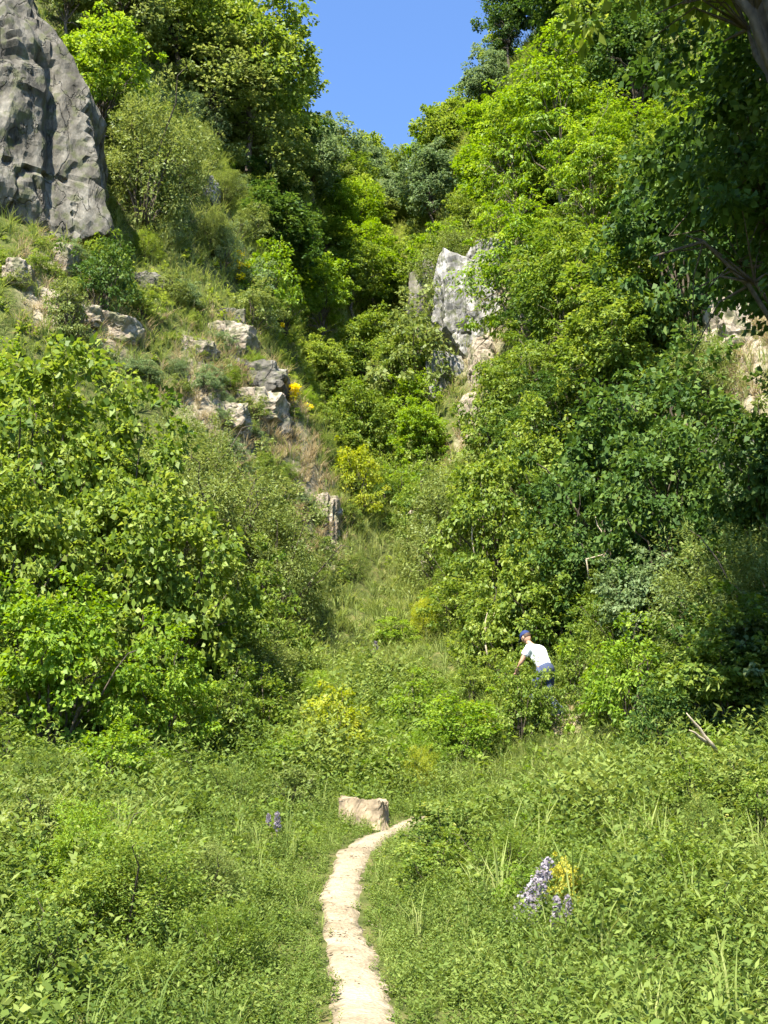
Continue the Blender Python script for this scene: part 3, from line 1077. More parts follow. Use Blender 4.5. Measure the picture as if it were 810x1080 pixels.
# gully trees
for a in [
    ('distant0', 'mid', 345, 58, 240, 80, 'mid green tree at the back of the gully, below the pale skyline tree'),
    ('distant2', 'bright', 395, 60, 262, 90, 'bright green tree at the back of the gully, left of the grey mossy crag'),
    ('round1', 'bright', 340, 50, 268, 74, 'bright tree in the gully right of the yellow flowers'),
    ('round2', 'mid', 385, 50, 318, 90, 'fresh green tree in the middle of the gully, left of the white rock face'),
    ('round0', 'mid', 345, 46, 345, 74, 'mid green tree in the gully behind the crest of the spur'),
    ('round1', 'mid', 420, 47, 352, 74, 'green tree just below the white rock face'),
    ('round2', 'mid', 385, 44, 395, 80, 'full green tree low in the gully above the round dark bush'),
    ('round0', 'bright', 445, 43, 410, 70, 'bright small tree left of the thin pale rock pillar'),
]:
    plant(a[0], a[1], a[2], a[3], a[4], a[5], 'tree', 'tree', a[6], 'trees in the gully')
# right slope trees
for a in [
    ('tiered0', 'bright', 582, 44, 40, 170, 'large sunlit feathery tree with layered yellow-green branches right of the sky'),
    ('tiered1', 'bright', 540, 46, 100, 80, 'slender feathery tree reaching furthest left against the sky'),
    ('tiered2', 'bright', 620, 40, 95, 150, 'feathery yellow-green tree right of and below the large one'),
    ('tiered0', 'bright', 545, 40, 205, 120, 'lower feathery tree to the right of the pale crag'),
    ('tiered1', 'mid', 600, 34, 225, 150, 'layered green tree above the middle of the right slope'),
    ('round2', 'mid', 492, 54, 200, 60, 'round green tree above the top of the white rock face'),
    ('round1', 'dark', 660, 42, 0, 150, 'dark green tree behind the feathery trees, at the top edge'),
    ('round0', 'mid', 640, 46, -70, 140, 'tree crossing the top edge right of the feathery tree'),
    ('round0', 'dark', 690, 33, 130, 130, 'dark tree under the overhanging branches on the upper right'),
    ('tiered2', 'mid', 560, 34, 330, 110, 'layered green tree right of the tan rock rib'),
    ('round1', 'mid', 650, 30, 300, 120, 'dense green tree above the grey rock on the right slope'),
]:
    plant(a[0], a[1], a[2], a[3], a[4], a[5], 'tree', 'tree', a[6], 'trees on the right slope')
plant('fine1', 'olive', 474, 51, 236, 64, 'shrub', 'shrub', 'olive shrub growing behind the left top of the white streaked rock face')
plant('bush1', 'olive', 505, 51.5, 240, 50, 'shrub', 'shrub', 'olive shrub growing behind the right top of the white streaked rock face')
plant('bush0', 'olive', 436, 47, 300, 36, 'shrub', 'shrub', 'olive bush at the left side of the grey mossy crag')
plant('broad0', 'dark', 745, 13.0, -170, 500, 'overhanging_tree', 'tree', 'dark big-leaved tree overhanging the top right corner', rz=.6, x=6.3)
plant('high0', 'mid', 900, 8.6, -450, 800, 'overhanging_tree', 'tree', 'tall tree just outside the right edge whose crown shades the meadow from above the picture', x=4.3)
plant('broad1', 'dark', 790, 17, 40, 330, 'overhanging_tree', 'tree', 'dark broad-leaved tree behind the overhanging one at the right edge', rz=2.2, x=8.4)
plant('hazel1', 'dark', 770, 31, 110, 170, 'tree', 'tree', 'dark tree standing on top of the tan crag near the right edge')
plant('hazel2', 'dark', 715, 30, 150, 130, 'tree', 'tree', 'dark tree at the left shoulder of the tan crag near the right edge')
plant('hazel0', 'mid', 815, 28, 140, 130, 'tree', 'tree', 'green tree on the right shoulder of the tan crag at the right edge')

# shrubs of the right slope
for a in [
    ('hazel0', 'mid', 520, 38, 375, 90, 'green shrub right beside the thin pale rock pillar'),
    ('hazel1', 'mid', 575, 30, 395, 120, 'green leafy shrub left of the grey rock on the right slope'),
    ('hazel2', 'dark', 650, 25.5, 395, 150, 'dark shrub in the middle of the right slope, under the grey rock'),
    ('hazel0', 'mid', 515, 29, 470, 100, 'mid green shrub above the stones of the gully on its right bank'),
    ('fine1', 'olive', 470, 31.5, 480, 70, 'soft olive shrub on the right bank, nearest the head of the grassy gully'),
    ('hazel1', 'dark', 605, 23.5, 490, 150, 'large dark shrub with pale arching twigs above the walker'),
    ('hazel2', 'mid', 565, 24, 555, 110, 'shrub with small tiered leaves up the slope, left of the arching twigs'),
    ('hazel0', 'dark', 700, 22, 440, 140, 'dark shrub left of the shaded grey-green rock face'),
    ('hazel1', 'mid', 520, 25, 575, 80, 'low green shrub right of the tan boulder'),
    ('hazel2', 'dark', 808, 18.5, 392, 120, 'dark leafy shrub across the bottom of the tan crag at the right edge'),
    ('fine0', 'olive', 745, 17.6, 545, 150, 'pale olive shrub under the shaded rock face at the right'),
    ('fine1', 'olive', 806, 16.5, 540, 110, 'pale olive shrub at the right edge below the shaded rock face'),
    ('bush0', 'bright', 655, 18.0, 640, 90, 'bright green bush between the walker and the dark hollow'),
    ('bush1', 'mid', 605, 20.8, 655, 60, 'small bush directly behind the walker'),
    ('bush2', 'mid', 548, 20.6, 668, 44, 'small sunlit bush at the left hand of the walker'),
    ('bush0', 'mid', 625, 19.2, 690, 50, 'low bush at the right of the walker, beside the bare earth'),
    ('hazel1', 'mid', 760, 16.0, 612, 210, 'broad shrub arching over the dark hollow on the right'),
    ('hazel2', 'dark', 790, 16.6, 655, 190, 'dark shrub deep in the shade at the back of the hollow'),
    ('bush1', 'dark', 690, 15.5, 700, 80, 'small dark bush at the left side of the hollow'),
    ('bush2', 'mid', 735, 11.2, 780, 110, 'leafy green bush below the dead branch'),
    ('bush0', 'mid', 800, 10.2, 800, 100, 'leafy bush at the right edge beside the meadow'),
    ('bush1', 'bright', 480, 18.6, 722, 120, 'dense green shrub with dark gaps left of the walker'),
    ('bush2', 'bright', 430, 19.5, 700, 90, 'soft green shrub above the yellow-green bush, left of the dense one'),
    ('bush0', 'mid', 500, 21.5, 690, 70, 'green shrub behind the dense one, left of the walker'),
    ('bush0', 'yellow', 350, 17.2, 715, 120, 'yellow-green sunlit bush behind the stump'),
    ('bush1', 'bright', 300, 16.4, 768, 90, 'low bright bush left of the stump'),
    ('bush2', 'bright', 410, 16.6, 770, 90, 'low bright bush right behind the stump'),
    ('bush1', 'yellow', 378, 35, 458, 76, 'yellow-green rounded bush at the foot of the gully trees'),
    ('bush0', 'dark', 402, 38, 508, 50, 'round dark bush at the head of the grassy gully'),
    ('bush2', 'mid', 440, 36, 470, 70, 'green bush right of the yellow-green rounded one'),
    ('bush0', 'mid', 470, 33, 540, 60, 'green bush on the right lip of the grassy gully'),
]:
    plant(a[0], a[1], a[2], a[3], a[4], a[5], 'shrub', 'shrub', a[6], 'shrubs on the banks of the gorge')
# shrubs of the left bank
for a in [
    ('hazel0', 'mid', 60, 19.6, 345, 230, 'large leafy shrub below the tan stones at the left edge'),
    ('hazel1', 'mid', 130, 19.0, 400, 200, 'leafy shrub right of the large one, in the middle of the left bank'),
    ('hazel2', 'mid', 20, 17.0, 470, 200, 'dark-gapped leafy shrub at the left edge, halfway up the left bank'),
    ('hazel0', 'mid', 180, 18.0, 500, 180, 'leafy shrub in front of the fine-leaved mound'),
    ('fine0', 'olive', 245, 25.5, 452, 190, 'fine-leaved green mound directly under the rocks of the spur'),
    ('fine1', 'olive', 300, 25.0, 520, 110, 'fine-leaved shrub at the left lip of the grassy gully'),
    ('fine1', 'olive', 200, 26.5, 430, 120, 'soft olive shrub at the left foot of the spur rocks'),
    ('hazel1', 'mid', 255, 20.5, 560, 150, 'green shrub with a dark underside at the right end of the left bank'),
    ('hazel2', 'bright', 70, 15.2, 600, 190, 'bright low shrub with round leaves at the lower left'),
    ('hazel1', 'bright', 175, 15.8, 640, 150, 'bright low shrub right of the round-leaved one'),
    ('bush0', 'mid', 235, 17.0, 690, 100, 'small green shrub at the right foot of the left bank'),
    ('bush1', 'bright', 120, 13.2, 748, 130, 'lowest leafy bush standing at the edge of the left meadow'),
    ('bush2', 'mid', 20, 13.6, 735, 110, 'low bush at the left edge of the picture above the meadow'),
    ('fine0', 'olive', 270, 19.5, 655, 110, 'pale feathery shrub between the left bank and the yellow-green bush'),
    ('bush2', 'bright', 0, 23, 330, 90, 'bright bush at the left edge directly under the tan rock'),
    ('bush0', 'bright', 280, 40, 246, 60, 'bright broad-leaved shrub at the right end of the steep grassy slope'),
    ('bush1', 'mid', 300, 42, 290, 60, 'green shrub on the crest of the spur, right of the yellow flowers'),
    ('fine0', 'olive', 190, 40, 120, 90, 'olive shrub on the steep grassy slope under the trees'),
    ('fine1', 'olive', 145, 37, 200, 70, 'olive shrub hugging the right side of the grey cliff'),
    ('fine0', 'olive', 225, 38.5, 218, 70, 'olive shrub beside the light grey rock of the grassy slope'),
    ('fine1', 'olive', 160, 36, 95, 60, 'soft shrub high on the slope right of the grey cliff'),
    ('bush2', 'mid', 113, 31, 225, 26, 'narrow dark green shrub at the foot of the grey cliff on its right side'),
    ('bush1', 'olive', 76, 28.4, 284, 22, 'small olive shrub against the foot of the grey cliff'),
    ('bush0', 'mid', 155, 31.5, 300, 60, 'grey-green shrub right of the reddish tan boulder'),
    ('bush2', 'olive', 185, 33, 285, 60, 'olive shrub above the capstone, left of the yellow flowers'),
]:
    plant(a[0], a[1], a[2], a[3], a[4], a[5], 'shrub', 'shrub', a[6], 'shrubs on the left bank')


def fill(n, u0, u1, Y0, Y1, h0, h1, keys, mats, name, label, group, seed, wr=(.9, 1.3), ok=None):
    r = np.random.default_rng(seed)
    done, tries = [], 0
    while len(done) < n and tries < n * 30:
        tries += 1
        Y = Y0 + (Y1 - Y0) * r.random()
        u = u0 + (u1 - u0) * r.random()
        X = (u - 405) / F * Y * 1.12
        h = h0 + (h1 - h0) * r.random()
        if ok and not ok(X, Y): continue
        if any(math.hypot(X - a_, Y - b_) < .42 * h for a_, b_ in done): continue
        done.append((X, Y))
        zg = float(HZ(X, Y)[0])
        key = keys[r.integers(len(keys))]
        p = PROTO[key]
        o = tag(empty(name, (X, Y, zg - .1)), label, name.split('_')[-1], group)
        o.rotation_euler = (0, 0, r.random() * 6.28)
        sw = h * (wr[0] + (wr[1] - wr[0]) * r.random()) / p['W']
        m = mats[r.integers(len(mats))]
        c = link(p['cname'], leaf_mesh(key, m), None, o)
        c.scale = (sw, sw, h / p['H'])
        c = link(p['wname'], p['wood'], None, o)
        c.scale = (sw, sw, h / p['H'])


not_crag = lambda X, Y: not (-4.5 < 405 and abs(X - .075 * Y * 0.93) < 1.9 and 42 < Y < 50)
fill(34, 280, 560, 53, 86, 4.5, 7.5, ['distant0', 'distant1', 'distant2', 'round0', 'round1'], ['far', 'mid', 'mid', 'bright', 'bright', 'olive'], 'tree', 'one of the crowded green trees filling the back of the gorge below the skyline', 'crowded trees in the back of the gorge', 301, (.7, .95))
fill(30, 540, 840, 31, 54, 3.5, 6.0, ['tiered0', 'tiered1', 'tiered2', 'round0', 'round2'], ['bright', 'mid', 'mid', 'dark', 'bright'], 'tree', 'one of the small trees growing thickly over the right slope', 'small trees thick on the right slope', 302, (.7, 1.0), not_crag)
fill(34, 90, 285, 34, 52, 1.2, 2.6, ['fine0', 'fine1', 'bush0', 'bush1'], ['olive', 'olive', 'far', 'mid'], 'shrub', 'one of the low olive shrubs dotted over the steep grassy slope upper left', 'low shrubs on the steep grassy slope', 303, (1.0, 1.6))
fill(16, 465, 660, 22, 33, 1.3, 2.4, ['bush0', 'bush1', 'bush2', 'fine1'], ['mid', 'mid', 'dark', 'bright'], 'shrub', 'one of the low bushes tangled together on the right bank of the gully', 'low bushes on the right bank', 304, (1.0, 1.5), lambda X, Y: X > 1.4 + .02 * Y and math.hypot(X - 3.2, Y - 20) > 2.2)
fill(16, 345, 450, 38, 52, 1.8, 3.2, ['bush0', 'bush1', 'bush2', 'hazel0'], ['mid', 'bright', 'mid', 'dark'], 'shrub', 'one of the green bushes packed into the gully below the white rock face', 'bushes packed in the gully', 305, (.9, 1.3))
fill(16, -10, 290, 15.5, 24, 1.2, 2.3, ['bush0', 'bush1', 'bush2', 'hazel1'], ['mid', 'bright', 'mid', 'olive'], 'shrub', 'one of the low bushes filling the gaps between the shrubs of the left bank', 'low bushes on the left bank', 306, (1.0, 1.5))
fill(10, 640, 840, 15.5, 28, 1.4, 2.6, ['hazel0', 'bush1', 'hazel2'], ['mid', 'dark', 'far'], 'shrub', 'one of the shaded bushes low on the right slope under the overhanging trees', 'shaded bushes low on the right', 307, (.9, 1.3))
fill(70, -20, 830, 6.3, 14.5, .35, .95, ['bush0', 'bush1', 'bush2', 'bush0', 'fine1'], ['mid', 'herb', 'mid', 'olive', 'bright', 'herb', 'mid'], 'weed_clump', 'one of the leafy weed clumps scattered through the foreground meadow', 'weed clumps in the meadow', 308, (1.0, 1.8), lambda X, Y: path_dist0(np.array([X]), np.array([Y]))[0] > .75 and not (.6 < X < 2.2 and Y < 9.5))
fill(30, 250, 560, 15.5, 24, .5, 1.1, ['bush0', 'bush1', 'bush2', 'fine1'], ['yellow', 'bright', 'herb', 'herb', 'bright'], 'shrub', 'one of the knee-high bushes crowding the valley floor beyond the stump', 'knee-high bushes on the valley floor', 309, (1.0, 1.7), lambda X, Y: path_dist0(np.array([X]), np.array([Y]))[0] > .9 and not (2.0 < X and Y > 15))
fill(22, 325, 500, 24, 38, .5, 1.2, ['bush0', 'bush1', 'bush2', 'fine1', 'fine0'], ['yellow', 'herb', 'herb', 'bright'], 'shrub', 'one of the little bushes speckling the grassy gully above the valley floor', 'little bushes in the grassy gully', 310, (1.0, 1.7))
fill(16, 100, 320, 46, 60, 5, 8, ['round0', 'round1', 'round2', 'distant1'], ['mid', 'dark', 'olive', 'mid'], 'tree', 'one of the close-set trees along the upper left rim, between the cliff and the sky', 'close-set trees on the upper left rim', 311, (.8, 1.1))
fill(34, 185, 345, 30.0, 34.5, .5, 1.1, ['bush0', 'bush1', 'fine1'], ['olive', 'mid', 'far'], 'shrub', 'one of the tufty little shrubs growing between the rocks of the spur', 'tufty shrubs among the spur rocks', 312, (1.2, 2.0))
fill(14, 10, 170, 28, 31, .4, .9, ['bush0', 'bush1', 'bush2'], ['olive', 'mid', 'far'], 'shrub', 'one of the tufty little shrubs among the stones under the grey cliff', 'tufty shrubs under the grey cliff', 313, (1.2, 2.0))
plant('bush0', 'mid', 546, 19.2, 688, 56, 'shrub', 'shrub', 'leafy bush hiding the legs of the walker, on the left side')
plant('bush2', 'mid', 572, 19.3, 688, 58, 'shrub', 'shrub', 'leafy bush standing directly in front of the trousers of the walker')

for a in [('fine1', 'olive', 745, 27.5, 345, 60, 'olive tangle growing beside the tan crag on the right slope'),
          ('bush1', 'dark', 700, 26.5, 330, 60, 'dark bush hiding the left side of the tan crag'),
          ('bush2', 'olive', 790, 24.5, 395, 60, 'scruffy olive bush on the bank just below the tan crag'),
          ('bush0', 'dark', 112, 30.0, 245, 40, 'dark leafy bush at the right foot of the grey cliff'),
          ('bush1', 'mid', 40, 29.0, 262, 40, 'leafy bush at the foot of the grey cliff, second from the left edge'),
          ('bush2', 'mid', 4, 28.5, 255, 40, 'leafy bush at the foot of the grey cliff, at the left picture edge')]:
    plant(a[0], a[1], a[2], a[3], a[4], a[5], 'shrub', 'shrub', a[6])

# yellowing shrub in the foreground right
plant('bush2', 'bright', 545, 8.6, 925, 60, 'weed_clump', 'plant', 'bright green leafy clump left of the mauve flower spike')
plant('bush1', 'autumn', 598, 8.4, 935, 46, 'weed_clump', 'plant', 'clump with yellowed leaves right of the mauve flower spike')
plant('bush0', 'mid', 630, 8.5, 930, 70, 'weed_clump', 'plant', 'dark leafy clump at the right of the yellowed one')


# ------------------------------------------------------------------ flowers
def flowers(name, u, v, Y, mat, nst, size, label, head=.05, hh=.7, spike=False, petal=.02, lean=0.):
    r = np.random.default_rng(int(u * 7 + v))
    if Y > 20:
        hh = hit(u, v + 8, Y - 6, Y + 8)
        if hh is not None: Y = float(hh[1]) - .2
    c = P(u, v, Y)
    zg = float(HZ(c[0], Y)[0])
    h = min(max(c[2] - zg, .25), 1.1)
    root = tag(empty(name, (c[0], Y, zg)), label, 'flowers')
    g = Geo()
    Vq, tq, Vl, tl = [], [], [], []
    for s in range(nst):
        off = r.normal(0, size, 3) * np.array([1, 1, .8])
        top = np.array([off[0], off[1], h + off[2]])
        if s == 0: top = np.array([0, 0, h])
        p = limb(r, (top[0] * .3, top[1] * .3, -.05), top, 5, .03, 1)
        g.tube(p, [.008, .007, .006, .005, .004], 5)
        k = np.arange(14)
        t = (k + 1) / 16
        pos = p[0] + (p[-1] - p[0]) * t[:, None]
        an = k * 2.4
        d = np.stack([np.cos(an), np.sin(an), .2 + 0 * an], 1)
        Vl.append(leaf_quads(pos, d, np.tile([0, 0, 1.], (14, 1)) + .2 * r.normal(size=(14, 3)), .09, .035))
        tl.append(r.normal(.5, .1, 14))
        if spike:
            L = head * (.8 + .4 * r.random()) * (1 if s == 0 else .6)
            nn = 650
            t = r.random(nn)
            ax = np.array([lean, -.15, 1.])
            ax /= np.linalg.norm(ax)
            q = top - ax * L * .5 + ax * (L * t)[:, None] + unit(r.normal(size=(nn, 3))) * (L * .27 * (1 - t * .75) * (.6 + .5 * r.random(nn)))[:, None]
            Vq.append(leaf_quads(q, r.normal(size=(nn, 3)), r.normal(size=(nn, 3)), petal, petal * .9))
            tq.append(r.normal(.5, .2, nn))
        else:
            nn = 60
            q = top + unit(r.normal(size=(nn, 3))) * np.array([1, 1, .35]) * head * r.random((nn, 1)) ** .5
            Vq.append(leaf_quads(q, r.normal(size=(nn, 3)) + np.array([0, 0, .3]), np.tile([0, 0, 1.], (nn, 1)) + .5 * r.normal(size=(nn, 3)), petal, petal * .8))
            tq.append(r.normal(.5, .2, nn))
    g.build('stems', MAT['twig'], root)
    link('leaves', quad_mesh('leaves', np.concatenate(Vl), np.clip(np.concatenate(tl), 0, .9), MAT['mid']), None, root)
    for q_, t_ in zip(Vq, tq):
        link('flower_head', quad_mesh('flower_head', q_, np.clip(t_, 0, 1), MAT[mat]), None, root)


flowers('yellow_flowers', 250, 283, 34.5, 'flower_yellow', 9, .35, 'flat patch of yellow flowers on the crest of the slope left of the gully', .26, petal=.09)
flowers('yellow_flowers', 313, 356, 34.0, 'flower_yellow', 4, .14, 'brightest cluster of yellow flowers on the right edge of the spur', .22, petal=.09)
flowers('yellow_flowers', 298, 344, 34.4, 'flower_yellow', 3, .10, 'small tuft of yellow flowers just left of the brightest cluster', .10, petal=.06)
flowers('yellow_flowers', 327, 430, 33.0, 'flower_yellow', 3, .12, 'yellow flowers lowest on the right edge of the spur', .18, petal=.09)
flowers('yellow_flowers', 17, 291, 27.6, 'flower_yellow', 2, .06, 'single yellow flower tuft on the tan rock at the left edge', .09, petal=.05)
flowers('mauve_flowers', 565, 962, 8.1, 'flower_purple', 1, .03, 'large slanting mauve flower spike in the right foreground', .50, spike=True, petal=.03, lean=.42)
flowers('mauve_flowers', 590, 1020, 7.6, 'flower_purple', 2, .05, 'faint mauve flowers low in the herbs below the large spike', .16, spike=True, petal=.02)
flowers('mauve_flowers', 292, 882, 11.3, 'flower_purple', 2, .05, 'small mauve flowers in the meadow left of the stump', .14, spike=True, petal=.02)
flowers('mauve_flowers', 385, 690, 22.5, 'flower_purple', 5, .22, 'dusty pink flower heads above the yellow-green bush', .30, spike=True, petal=.05)

# ------------------------------------------------------------------ stump beside the path
c = P(383, 868, 13.9)
zg = float(HZ(c[0], c[1])[0])
root = tag(empty('tree_stump', (c[0], c[1], zg)), 'weathered tan tree stump at the bend of the footpath', 'tree stump')
rs = np.random.default_rng(4)
ang = np.linspace(0, 2 * math.pi, 48, endpoint=False)
prof = np.ones(48) * .30
prof /= np.maximum(np.abs(np.cos(ang - .45)) ** 1.0 * .86 + np.abs(np.sin(ang - .45)) * .5, .5) ** .8
prof *= 1 + .05 * np.sin(ang * 5 + 1) + .03 * np.sin(ang * 13)
Vs, Fs = [], []
NA = 96
ang = np.linspace(0, 2 * math.pi, NA, endpoint=False)
prof = np.interp(ang, np.linspace(0, 2 * math.pi, 49), np.append(prof, prof[0]))
groove = noise3(np.stack([np.cos(ang) * 6, np.sin(ang) * 6, ang * 0], 1), 5) * .05 + noise3(np.stack([np.cos(ang) * 15, np.sin(ang) * 15, ang * 0], 1), 6) * .035
lev = np.linspace(-.12, .27, 12)
for j, z_ in enumerate(lev):
    fl = 1.0 + .35 * math.exp(-(z_ + .12) / .09)
    for i in range(NA):
        q = prof[i] * fl * .98 * (1 + groove[i] * (1.2 - .5 * j / 11) + .012 * rs.normal())
        zz = z_ + (.03 * math.cos(ang[i] - 2.6) + .008 * rs.normal() + .012 * math.sin(ang[i] * 3) if j > 9 else 0)
        Vs.append((q * math.cos(ang[i]), q * .8 * math.sin(ang[i]), zz))
for j in range(11):
    for i in range(NA):
        Fs.append((j * NA + i, j * NA + (i + 1) % NA, (j + 1) * NA + (i + 1) % NA, (j + 1) * NA + i))
link('stump_side', poly_mesh('stump_side', Vs, Fs, MAT['stump'], False), None, root)
Vt = [v for v in Vs[-NA:]] + [(v[0] * .5, v[1] * .5, v[2] * .9 + .015 * rs.normal()) for v in Vs[-NA:]] + [(0, 0, .24)]
Ft = [(i, (i + 1) % NA, NA + (i + 1) % NA, NA + i) for i in range(NA)] + [(NA + i, NA + (i + 1) % NA, 2 * NA) for i in range(NA)]
link('cut_top', poly_mesh('cut_top', Vt, Ft, MAT['stump'], False), None, root)

# ------------------------------------------------------------------ dead wood
g = Geo()
rb = np.random.default_rng(8)
g.tube(limb(rb, P(756, 792, 10.8), P(724, 752, 10.6), 6, .03, 1), [.02, .02, .018, .016, .012, .005], 7)
g.tube(limb(rb, P(748, 785, 10.8), P(727, 770, 10.6), 5, .03, 1), [.024, .02, .017, .012, .005], 6)
o = g.build('dead_branch', MAT['dead'])
tag(o, 'bleached forked dead branch sticking up from the dark hollow on the right', 'branch')
for j, (a_, b_, Yb, lb) in enumerate([((512, 680), (514, 646), 24.0, 'short bleached stem standing left of and above the walker'),
                                      ((644, 610), (628, 545), 22.6, 'pale arching bare twig in front of the large dark shrub'),
                                      ((618, 590), (650, 592), 22.4, 'pale bare twig lying level in front of the large dark shrub'),
                                      ((498, 572), (497, 550), 28.0, 'little bleached twig up the right bank above the tan boulder')]):
    g = Geo()
    g.tube(limb(rb, P(*a_, Yb), P(*b_, Yb), 6, .05, .2), np.linspace(.02, .008, 6), 6)
    m = (P(*a_, Yb) + P(*b_, Yb)) / 2
    g.tube([m, m + np.array([.15, .05, .22]), m + np.array([.22, .05, .42])], [.016, .012, .006], 5)
    lo = P(*a_, Yb)
    g.tube([lo + np.array([.12, .3, -.5]), lo], [.02, .02], 6)
    tag(g.build('bare_twig', MAT['dead']), lb, 'twig')


# ------------------------------------------------------------------ the walker
def skin_mesh(verts, edges, rad, root, levels=2):
    me_ = bpy.data.meshes.new('tmp')
    me_.from_pydata(verts, edges, [])
    ob = bpy.data.objects.new('tmp', me_)
    COL.objects.link(ob)
    sm = ob.modifiers.new('s', 'SKIN')
    ss = ob.modifiers.new('d', 'SUBSURF')
    ss.levels = levels
    for i, v in enumerate(me_.skin_vertices[0].data):
        rr = rad[i]
        v.radius = rr if isinstance(rr, tuple) else (rr, rr)
        v.use_root = (i == root)
    dg = bpy.context.evaluated_depsgraph_get()
    ev = ob.evaluated_get(dg)
    m2 = bpy.data.meshes.new_from_object(ev)
    V = np.array([v.co[:] for v in m2.vertices])
    Fc = [tuple(p.vertices) for p in m2.polygons]
    bpy.data.objects.remove(ob)
    bpy.data.meshes.remove(me_)
    bpy.data.meshes.remove(m2)
    return V, Fc


pw = P(578, 762, 20.0)
pz = float(HZ(pw[0], pw[1])[0])
person = tag(empty('person', (pw[0], pw[1], pz)), 'person in a white shirt and blue cap bending forward among the bushes', 'person')
person.rotation_euler = (0, 0, math.radians(42))
J = dict(pel=(0, 0, .93), wai=(0, .07, 1.06), che=(0, .20, 1.24), nek=(0, .31, 1.38), hed=(0, .40, 1.47),
         shl=(-.18, .24, 1.31), ell=(-.26, .34, 1.06), wrl=(-.20, .52, .90),
         shr=(.18, .24, 1.31), elr=(.29, .16, 1.05), wrr=(.27, .33, .87),
         hpl=(-.09, 0, .90), knl=(-.10, .22, .52), anl=(-.10, .10, .13),
         hpr=(.09, 0, .90), knr=(.10, .06, .48), anr=(.10, -.24, .12))
names = list(J)
ix = {k: i for i, k in enumerate(names)}
ed = [('pel', 'wai'), ('wai', 'che'), ('che', 'nek'), ('nek', 'hed'), ('che', 'shl'), ('shl', 'ell'), ('ell', 'wrl'), ('che', 'shr'), ('shr', 'elr'), ('elr', 'wrr'),
      ('pel', 'hpl'), ('hpl', 'knl'), ('knl', 'anl'), ('pel', 'hpr'), ('hpr', 'knr'), ('knr', 'anr')]
rd = dict(pel=(.13, .10), wai=(.125, .09), che=(.15, .105), nek=.055, hed=.05, shl=.055, ell=.040, wrl=.026, shr=.055, elr=.040, wrr=.026,
          hpl=.085, knl=.055, anl=.036, hpr=.085, knr=.055, anr=.036)
V, Fc = skin_mesh([J[k] for k in names], [(ix[a_], ix[b_]) for a_, b_ in ed], [rd[k] for k in names], 0)
G = Geo()
G.add(V, Fc)
th = math.radians(30)
Mh = np.array([[1, 0, 0], [0, math.cos(th), math.sin(th)], [0, -math.sin(th), math.cos(th)]])   # head tipped forward


def head_fn(p, d):
    x_, y_, z_ = p
    # face looks along +y
    if d[1] > .6:
        if abs(d[0]) < .16 and -.35 < d[2] < .12: y_ += .022 * (1 - abs(d[0]) / .16) * (1 if d[2] < 0 else .5)
        if .1 < abs(d[0]) < .4 and .0 < d[2] < .22: y_ -= .008
        if abs(d[0]) < .25 and -.62 < d[2] < -.5: y_ += .006
    if d[2] < -.3:
        x_ *= 1 - .35 * (-.3 - d[2])
    return np.array([x_, y_, z_])


hc = np.array([0, .43, 1.54])
G.ellipsoid(hc, (.076, .098, .118), Mh, 32, 24, head_fn)
for sx_ in (-1, 1):
    G.ellipsoid(hc + Mh @ np.array([sx_ * .078, 0, -.01]), (.012, .022, .032), Mh, 10, 8)


def hand(G, w, d, side):
    """palm with five bent fingers, pointing along d"""
    d = d / np.linalg.norm(d)
    s = np.cross(d, [0, 0, 1.])
    s /= np.linalg.norm(s)
    nn = np.cross(s, d)
    M = np.stack([s, d, nn], 1)
    G.ellipsoid(w + d * .055, (.040, .055, .016), M, 14, 10)
    for k, (o_, L) in enumerate([(-.030, .060), (-.011, .075), (.010, .082), (.030, .072)]):
        b0 = w + d * .085 + s * o_
        G.tube([b0, b0 + d * L * .5 - nn * .006, b0 + d * L * .82 - nn * L * .35, b0 + d * L * .9 - nn * L * .65], [.0095, .0088, .008, .006], 8)
    t0 = w + d * .035 + s * side * .032
    G.tube([t0, t0 + (d * .6 + s * side * .8) * .035, t0 + (d * .9 + s * side * .45) * .065 - nn * .01], [.012, .010, .007], 8)


hand(G, np.array(J['wrl']), np.array([.05, .5, -.55]), 1)
hand(G, np.array(J['wrr']), np.array([-.05, .45, -.6]), -1)
G.build('body', MAT['skin'], person)
for sx_ in (-1, 1):
    g = Geo()
    g.ellipsoid(hc + Mh @ np.array([sx_ * .028, .083, .012]), (.012, .010, .009), Mh, 10, 8)
    g.build('eye', MAT['eye'], person)
# shirt
sv = dict(a=(0, -.01, .90), b=(0, .06, 1.05), c=(0, .20, 1.24), d=(0, .275, 1.345), l1=(-.175, .24, 1.31), l2=(-.225, .30, 1.16), r1=(.175, .24, 1.31), r2=(.245, .19, 1.16))
kx_ = {k: i for i, k in enumerate(sv)}
V, Fc = skin_mesh(list(sv.values()), [(kx_[a_], kx_[b_]) for a_, b_ in ['ab', 'bc', 'cd'] + [('c', 'l1'), ('l1', 'l2'), ('c', 'r1'), ('r1', 'r2')]],
                  [(.165, .135), (.16, .125), (.185, .14), (.085, .08), .085, .07, .085, .07], 2)
V = V + .012 * fbm(V * 9, 5, 3)[:, None] * unit(V - np.array([0, .12, 1.15]))
g = Geo()
g.add(V, Fc)
g.build('shirt', MAT['shirt'], person)
g = Geo()
g.ellipsoid((0, -.01, .92), (.165, .135, .14), None, 20, 12)
for hp, kn, an_ in (('hpl', 'knl', 'anl'), ('hpr', 'knr', 'anr')):
    a_, b_, c_ = np.array(J[hp]), np.array(J[kn]), np.array(J[an_]) + np.array([0, 0, .02])
    pts = [a_ + (0, 0, .03), a_ * .6 + b_ * .4, b_ + (0, -.01, .05), b_ + (0, 0, -.04), b_ * .5 + c_ * .5, c_ + (0, 0, .05), c_]
    g.tube(pts, [.108, .102, .084, .080, .076, .068, .072], 14)
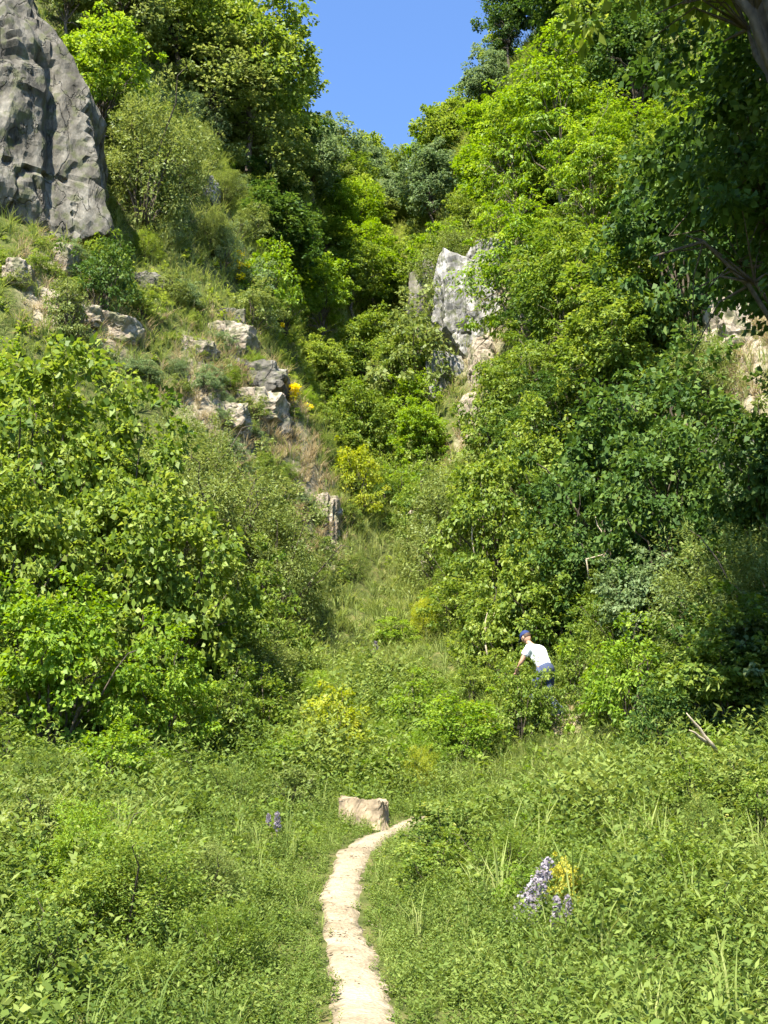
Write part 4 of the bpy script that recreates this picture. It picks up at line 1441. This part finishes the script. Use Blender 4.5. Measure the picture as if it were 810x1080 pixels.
g.build('trousers', MAT['trouser'], person)
for s_k, q in ((-1, J['anl']), (1, J['anr'])):
    g = Geo()
    g.ellipsoid((q[0], q[1] + .06, q[2] - .07), (.05, .14, .062), None, 16, 10, lambda p, d: np.array([p[0], p[1], max(p[2], -.05) * (1 if d[1] < 0 else .75)]))
    g.tube([(q[0], q[1], q[2] - .05), (q[0], q[1], q[2] + .05)], [.05, .05], 12)
    g.build('boot', MAT['shoe'], person)
g = Geo()
g.ellipsoid(hc + Mh @ np.array([0, -.012, .012]), (.082, .098, .118), Mh, 24, 16, lambda p, d: p * (1 if (d[2] > -.5 and d[1] < .35) else .85))
g.build('hair', MAT['hair'], person)
g = Geo()
g.ellipsoid(hc + Mh @ np.array([0, 0, .035]), (.088, .108, .10), Mh, 28, 14, lambda p, d: np.array([p[0], p[1], max(p[2], -.005)]))
cap = g.build('cap', MAT['cap'], person)
g = Geo()
Vb = []
for t in np.linspace(-1, 1, 15):
    a_ = t * 1.15
    Vb += [hc + Mh @ np.array([.084 * math.sin(a_), .102 * math.cos(a_), .035]), hc + Mh @ np.array([.084 * math.sin(a_) * 1.02, .102 * math.cos(a_) + .075 * math.cos(t * 1.5), .022])]
Vb += [v + Mh @ np.array([0, 0, -.006]) for v in Vb]
m2 = 30
Fb = []
for i in range(14):
    a_ = 2 * i
    Fb += [(a_, a_ + 1, a_ + 3, a_ + 2), (m2 + a_, m2 + a_ + 2, m2 + a_ + 3, m2 + a_ + 1), (a_ + 1, m2 + a_ + 1, m2 + a_ + 3, a_ + 3)]
g.add(Vb, Fb)
g.build('peak', MAT['cap'], cap)
person.scale = (1.08, 1.08, 1.08)

# ------------------------------------------------------------------ camera, light, sky
cam = bpy.data.cameras.new('camera')
co = bpy.data.objects.new('camera', cam)
COL.objects.link(co)
co.location = (0, 0, CAMZ)
co.rotation_euler = (math.pi / 2 + PITCH, 0, 0)
cam.sensor_fit = 'VERTICAL'
cam.sensor_height = 24
cam.lens = 24 * F / 1080
cam.clip_start = .05
cam.clip_end = 1000
scene.camera = co

SUN = np.array([-.26, -.55, .80])
SUN /= np.linalg.norm(SUN)
sl = bpy.data.lights.new('sun', 'SUN')
sl.energy = 5.0
sl.angle = math.radians(.5)
sl.color = (1, .945, .82)
so = bpy.data.objects.new('sun', sl)
COL.objects.link(so)
so.rotation_euler = Vector(SUN).to_track_quat('Z', 'Y').to_euler()
so.location = (0, 0, 60)

w = bpy.data.worlds.new('World')
scene.world = w
w.use_nodes = True
nt = w.node_tree
bg = nt.nodes['Background']
sk = nt.nodes.new('ShaderNodeTexSky')
sk.sky_type = 'NISHITA'
sk.sun_disc = False
sk.sun_elevation = math.asin(SUN[2])
sk.sun_rotation = math.atan2(SUN[0], SUN[1]) % (2 * math.pi)
sk.altitude = 900
sk.air_density = 1.0
sk.dust_density = .1
sk.ozone_density = 8.0
nt.links.new(sk.outputs[0], bg.inputs[0])
bg.inputs[1].default_value = .115

vs = scene.view_settings
vs.view_transform = 'Standard'
vs.look = 'None'
vs.exposure = 1.82
vs.gamma = 1
vs.use_curve_mapping = False
cy = scene.cycles
cy.max_bounces = 5
cy.diffuse_bounces = 3
cy.glossy_bounces = 1
cy.transmission_bounces = 3
cy.transparent_max_bounces = 2
cy.use_denoising = True
cy.use_adaptive_sampling = True
cy.adaptive_threshold = .03
